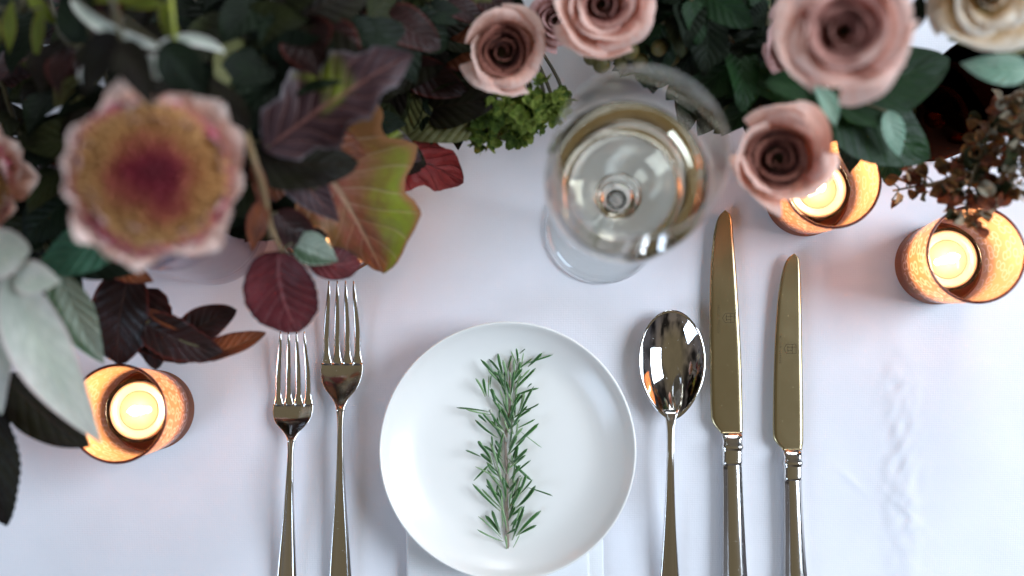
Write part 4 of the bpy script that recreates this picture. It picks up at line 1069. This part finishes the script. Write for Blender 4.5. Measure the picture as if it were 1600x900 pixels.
def cluster(name, label, cat, blobs, root, seed, light=0.5):
    rr = random.Random(seed); b0 = P(*blobs[0][:3])
    o = thing(name, label, cat, P(root[0], root[1], TOP))
    for (px, py, h, rp, n) in blobs:
        cc = P(px, py, h); R = rp*PXS(h)
        pth = bez(o.location.copy(), Vector((cc.x, cc.y+0.02, cc.z*0.7)), cc, 8)
        V, F = tube_data(pth, 0.0012, 6); part('stalk', mesh('stalk', rel(V, o), F, M_STEM), o)
        for i in range(n):
            while True:
                d = Vector((rr.uniform(-1, 1), rr.uniform(-1, 1), rr.uniform(-0.5, 1)))
                if 0.3 < d.length < 1: break
            p = cc+Vector((d.x*R, d.y*R, d.z*R*0.7))
            me = rr.choice(FM if rr.random() < light else FD)
            f = part('floret', me, o, p-o.location)
            f.rotation_euler = (d.normalized()+Vector((0, 0, 0.6))).to_track_quat('Z', 'Y').to_euler()
            sc = rr.uniform(1.0, 1.8); f.scale = (sc, sc, sc)
    return o
cluster('green_floret_cluster', 'yellow green floret cluster under the small rose, left of the wine glass', 'flower', [(770, 165, .080, 30, 30), (745, 200, .075, 22, 22), (815, 165, .080, 32, 34), (850, 150, .080, 26, 24), (810, 205, .070, 18, 16), (835, 195, .070, 14, 12), (868, 175, .075, 12, 8), (755, 222, .070, 13, 12), (880, 150, .07, 9, 6), (720, 165, .06, 20, 16)], (800, 20), 3, 0.62)

def berries(name, label, spots, root, mat, seed):
    rr = random.Random(seed); o = thing(name, label, 'berries', P(root[0], root[1], TOP))
    pr = [(0.00005, -0.0045)]+[(0.0045*math.sin(a), -0.0045*math.cos(a)*1.05) for a in [math.pi*i/10 for i in range(1, 10)]]+[(0.00005, 0.0047)]
    V, F, U = lathe_data(pr, 16); bm = mesh('berry', V, F, mat)
    for (px, py, h) in spots:
        c = P(px, py, h)
        V, F = tube_data(bez(o.location.copy(), Vector((c.x, c.y+.02, c.z*.6)), c, 7), 0.0008, 6); part('stalk', mesh('stalk', rel(V, o), F, M_STEM), o)
        b = part('berry', bm, o, c-o.location); s_ = rr.uniform(.8, 1.2); b.scale = (s_, s_, s_*1.1)
    return o
M_BERRY = mat_stem('olive_berry', (0.060, 0.055, 0.010, 1), (0.13, 0.10, 0.02, 1))
berries('berry_sprig', 'dark olive berry sprig just above the rim of the wine glass', [(925, 88, .09), (940, 100, .09), (955, 85, .095), (970, 98, .09), (985, 80, .1), (1000, 95, .09), (948, 78, .1), (1015, 85, .09), (1030, 75, .1), (965, 75, .085), (1050, 90, .09)], (1000, -40), M_BERRY, 2)

def dry_sprig(name, label, path, h, n, spread, seed, w=(7, 12)):
    rr = random.Random(seed)
    pts = [P(px, py, hh) for px, py, hh in path]
    o = thing(name, label, 'dried sprig', pts[0]); sp = catmull(pts, 8); m = len(sp)
    V, F = tube_data(sp, [0.0015*(1-0.6*k/m) for k in range(m)], 7); part('stem', mesh('stem', rel(V, o), F, M_STEMP), o)
    start = int(m*0.30)
    for i in range(n):
        k = rr.randint(start, m-2); p = sp[k]; tg = (sp[k+1]-sp[k]).normalized()
        side = tg.cross(Vector((0, 0, 1))).normalized()*rr.choice((-1, 1))
        d = (side*rr.uniform(0.3, 1)+tg*rr.uniform(-.2, 1)+Vector((0, 0, rr.uniform(-.5, .8)))).normalized()
        off = rr.uniform(0.15, 1)*spread*PXS(h)
        b = p+d*off; ln = rr.uniform(15, 29)*PXS(h)
        d2 = (d+Vector((rr.uniform(-.7, .7), rr.uniform(-.7, .7), rr.uniform(-.5, .3)))).normalized(); t = b+d2*ln
        mt = rr.choices(['brown', 'tan', 'rust', 'branchgreen'], (5, 1.2, 3, 2.2))[0]
        V, F, U = leaf_data(b, (b+t)/2+Vector((0, 0, ln*0.25)), t, rr.uniform(*w)*0.5*PXS(h), roll=rr.uniform(-1.1, 1.1), fold=0.5, curl=-0.25, kind='round', seed=seed*50+i, nu=5, nv=8, wave=.15)
        part('leaflet', mesh('leaflet', rel(V, o), F, L[mt], U), o)
        V, F = tube_data([p, (p+b)/2+Vector((0, 0, .001)), b+d2*ln*0.1], 0.00045, 5); part('stalk', mesh('stalk', rel(V, o), F, M_STEM), o)
    return o
dry_sprig('dried_sprig', 'dry brown leaflet sprig pointing left between the two right-hand candles', [(1660, 60, .02), (1620, 160, .07), (1560, 240, .095), (1480, 280, .09), (1395, 298, .075)], .09, 80, 22, 5, (15, 24))
dry_sprig('dried_sprig', 'dry brown leaflet sprig dangling over the rim of the rightmost candle holder', [(1650, 40, .02), (1600, 140, .08), (1545, 215, .105), (1515, 290, .10), (1510, 345, .09)], .10, 75, 26, 8, (15, 24))
dry_sprig('dried_sprig', 'dry rusty leaflet sprig running down the right edge above the rightmost candle', [(1700, 20, .02), (1660, 90, .09), (1605, 160, .115), (1590, 240, .11), (1580, 305, .10)], .11, 95, 32, 12, (15, 24))

# ------------------------------------------------------------------ dark leafy stems that fill the heart of the centrepiece
def unit_leaf(seed, kind):
    V, F, U = leaf_data(Vector((0, 0, 0)), Vector((0.5, 0, 0.18)), Vector((1, 0, 0)), 0.30, fold=0.2, kind=kind, seed=seed, nu=7, nv=12, wave=.08, roll=0)
    return V, F, U
UL = {}
for mt in ('dark', 'umber', 'rosegreen', 'branchgreen', 'darkmaroon', 'plum', 'olive', 'rust'):
    UL[mt] = [mesh('leaf', *unit_leaf(i*3+1, k)[:2], L[mt], unit_leaf(i*3+1, k)[2]) for i, k in enumerate(('ovate', 'broad', 'lance'))]
def filler(path, n, seed, mats, wts, size, label, grp, spread=1.0):
    rr = random.Random(seed); pts = [P(*p) for p in path]
    o = thing('leafy_stem', label, 'foliage', pts[0], grp); sp = catmull(pts, 6); m = len(sp)
    V, F = tube_data(sp, [0.0020*(1-0.6*k/m) for k in range(m)], 7); part('stem', mesh('stem', rel(V, o), F, M_STEM), o)
    for i in range(n):
        k = min(m-2, int((0.12+0.88*i/n)*m)); p = sp[k]; tg = (sp[k+1]-sp[k]).normalized()
        side = tg.cross(Vector((0, 0, 1))).normalized()*(1 if i % 2 else -1)
        d = (side*rr.uniform(.4, 1)*spread+tg*rr.uniform(0, .8)+Vector((0, 0, rr.uniform(-.25, .35)))).normalized()
        mt = rr.choices(mats, wts)[0]
        f = part('leaf', rr.choice(UL[mt]), o, p-o.location)
        zz = Vector((rr.uniform(-.4, .4), rr.uniform(-.4, .4), 1)); y_ = zz.cross(d).normalized(); z_ = d.cross(y_)
        f.rotation_euler = Matrix((d, y_, z_)).transposed().to_euler()
        s_ = size*rr.uniform(.7, 1.25)*MM; f.scale = (s_, s_*rr.uniform(.8, 1.2), s_)
LG = 'dark leafy stems filling the left of the centrepiece'; RG = 'dark leafy stems filling the middle of the centrepiece'
LL = 'shadowy stem of dark green, umber and burgundy leaves in the centrepiece left of the roses'; RL = 'shadowy stem of dark green rose leaves behind the wine glass'
left = [[(-60, -60, .01), (-20, 60, .08), (20, 180, .11), (60, 300, .11), (80, 380, .10)],
        [(40, -80, .01), (60, 60, .09), (110, 180, .12), (120, 330, .11)],
        [(120, -90, .01), (140, 30, .10), (170, 140, .13), (150, 250, .12), (120, 360, .10)],
        [(200, -90, .01), (220, 0, .09), (240, 120, .12), (300, 160, .13), (350, 200, .12)],
        [(290, -90, .01), (310, 10, .10), (340, 110, .14), (380, 220, .13), (420, 320, .11)],
        [(350, -90, .01), (390, 20, .09), (440, 110, .12), (480, 200, .12), (500, 300, .10)],
        [(430, -90, .01), (460, 10, .08), (510, 90, .11), (550, 180, .11), (570, 240, .09)],
        [(500, -90, .01), (540, 0, .08), (600, 70, .10), (640, 130, .09), (670, 180, .08)],
        [(570, -90, .01), (620, -10, .07), (670, 50, .09), (700, 110, .08), (720, 170, .07)],
        [(640, -90, .01), (690, -20, .07), (720, 40, .08), (720, 90, .07), (690, 140, .06)],
        [(0, -90, .01), (-30, 100, .06), (0, 250, .07), (20, 360, .07), (10, 420, .08)],
        [(250, -60, .01), (300, 60, .06), (400, 160, .06), (460, 260, .06), (450, 350, .06)],
        [(450, -60, .01), (520, 40, .05), (600, 120, .05), (640, 190, .05)],
        [(60, -60, .01), (100, 60, .16), (160, 60, .17), (220, 40, .17)],
        [(380, -90, .01), (420, 0, .15), (480, 30, .16), (560, 30, .15), (640, 20, .13)],
        [(330, -90, .01), (370, 40, .14), (420, 90, .16), (440, 150, .16), (470, 230, .13)],
        [(540, -90, .01), (560, -10, .12), (640, 20, .13), (720, -10, .12), (790, -20, .11)],
        [(300, -60, .01), (320, 150, .06), (380, 260, .08), (470, 290, .09), (540, 320, .08)],
        [(260, -60, .01), (340, 150, .04), (400, 250, .05), (480, 340, .05)]]
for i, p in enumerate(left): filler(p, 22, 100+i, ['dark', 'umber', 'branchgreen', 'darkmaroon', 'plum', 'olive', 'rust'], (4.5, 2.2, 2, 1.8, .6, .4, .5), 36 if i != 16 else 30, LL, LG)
mid = [[(1000, -100, .01), (1000, -20, .06), (1010, 40, .07), (1060, 80, .06)],
       [(1060, -100, .01), (1070, -10, .08), (1090, 60, .09), (1110, 120, .07)],
       [(1130, -100, .01), (1150, 20, .08), (1160, 90, .09), (1150, 150, .07)],
       [(1200, -100, .01), (1200, 20, .09), (1200, 100, .09), (1200, 160, .07)],
       [(1000, -110, .01), (1040, -30, .10), (1090, 10, .11), (1150, 70, .10), (1190, 110, .09)],
       [(1150, -110, .01), (1100, -30, .11), (1060, 20, .11), (1010, 50, .09)],
       [(1260, -110, .01), (1250, 60, .05), (1290, 140, .06), (1330, 180, .07), (1390, 200, .07)],
       [(1230, -110, .01), (1190, 20, .05), (1130, 90, .045), (1070, 120, .04)],
       [(1240, -110, .01), (1230, 60, .06), (1170, 130, .055), (1110, 150, .04)],
       [(1080, -110, .01), (1060, 0, .05), (1030, 60, .045), (1020, 95, .04)],
       [(1220, -110, .01), (1150, -30, .06), (1100, 40, .04), (1050, 60, .04)]]
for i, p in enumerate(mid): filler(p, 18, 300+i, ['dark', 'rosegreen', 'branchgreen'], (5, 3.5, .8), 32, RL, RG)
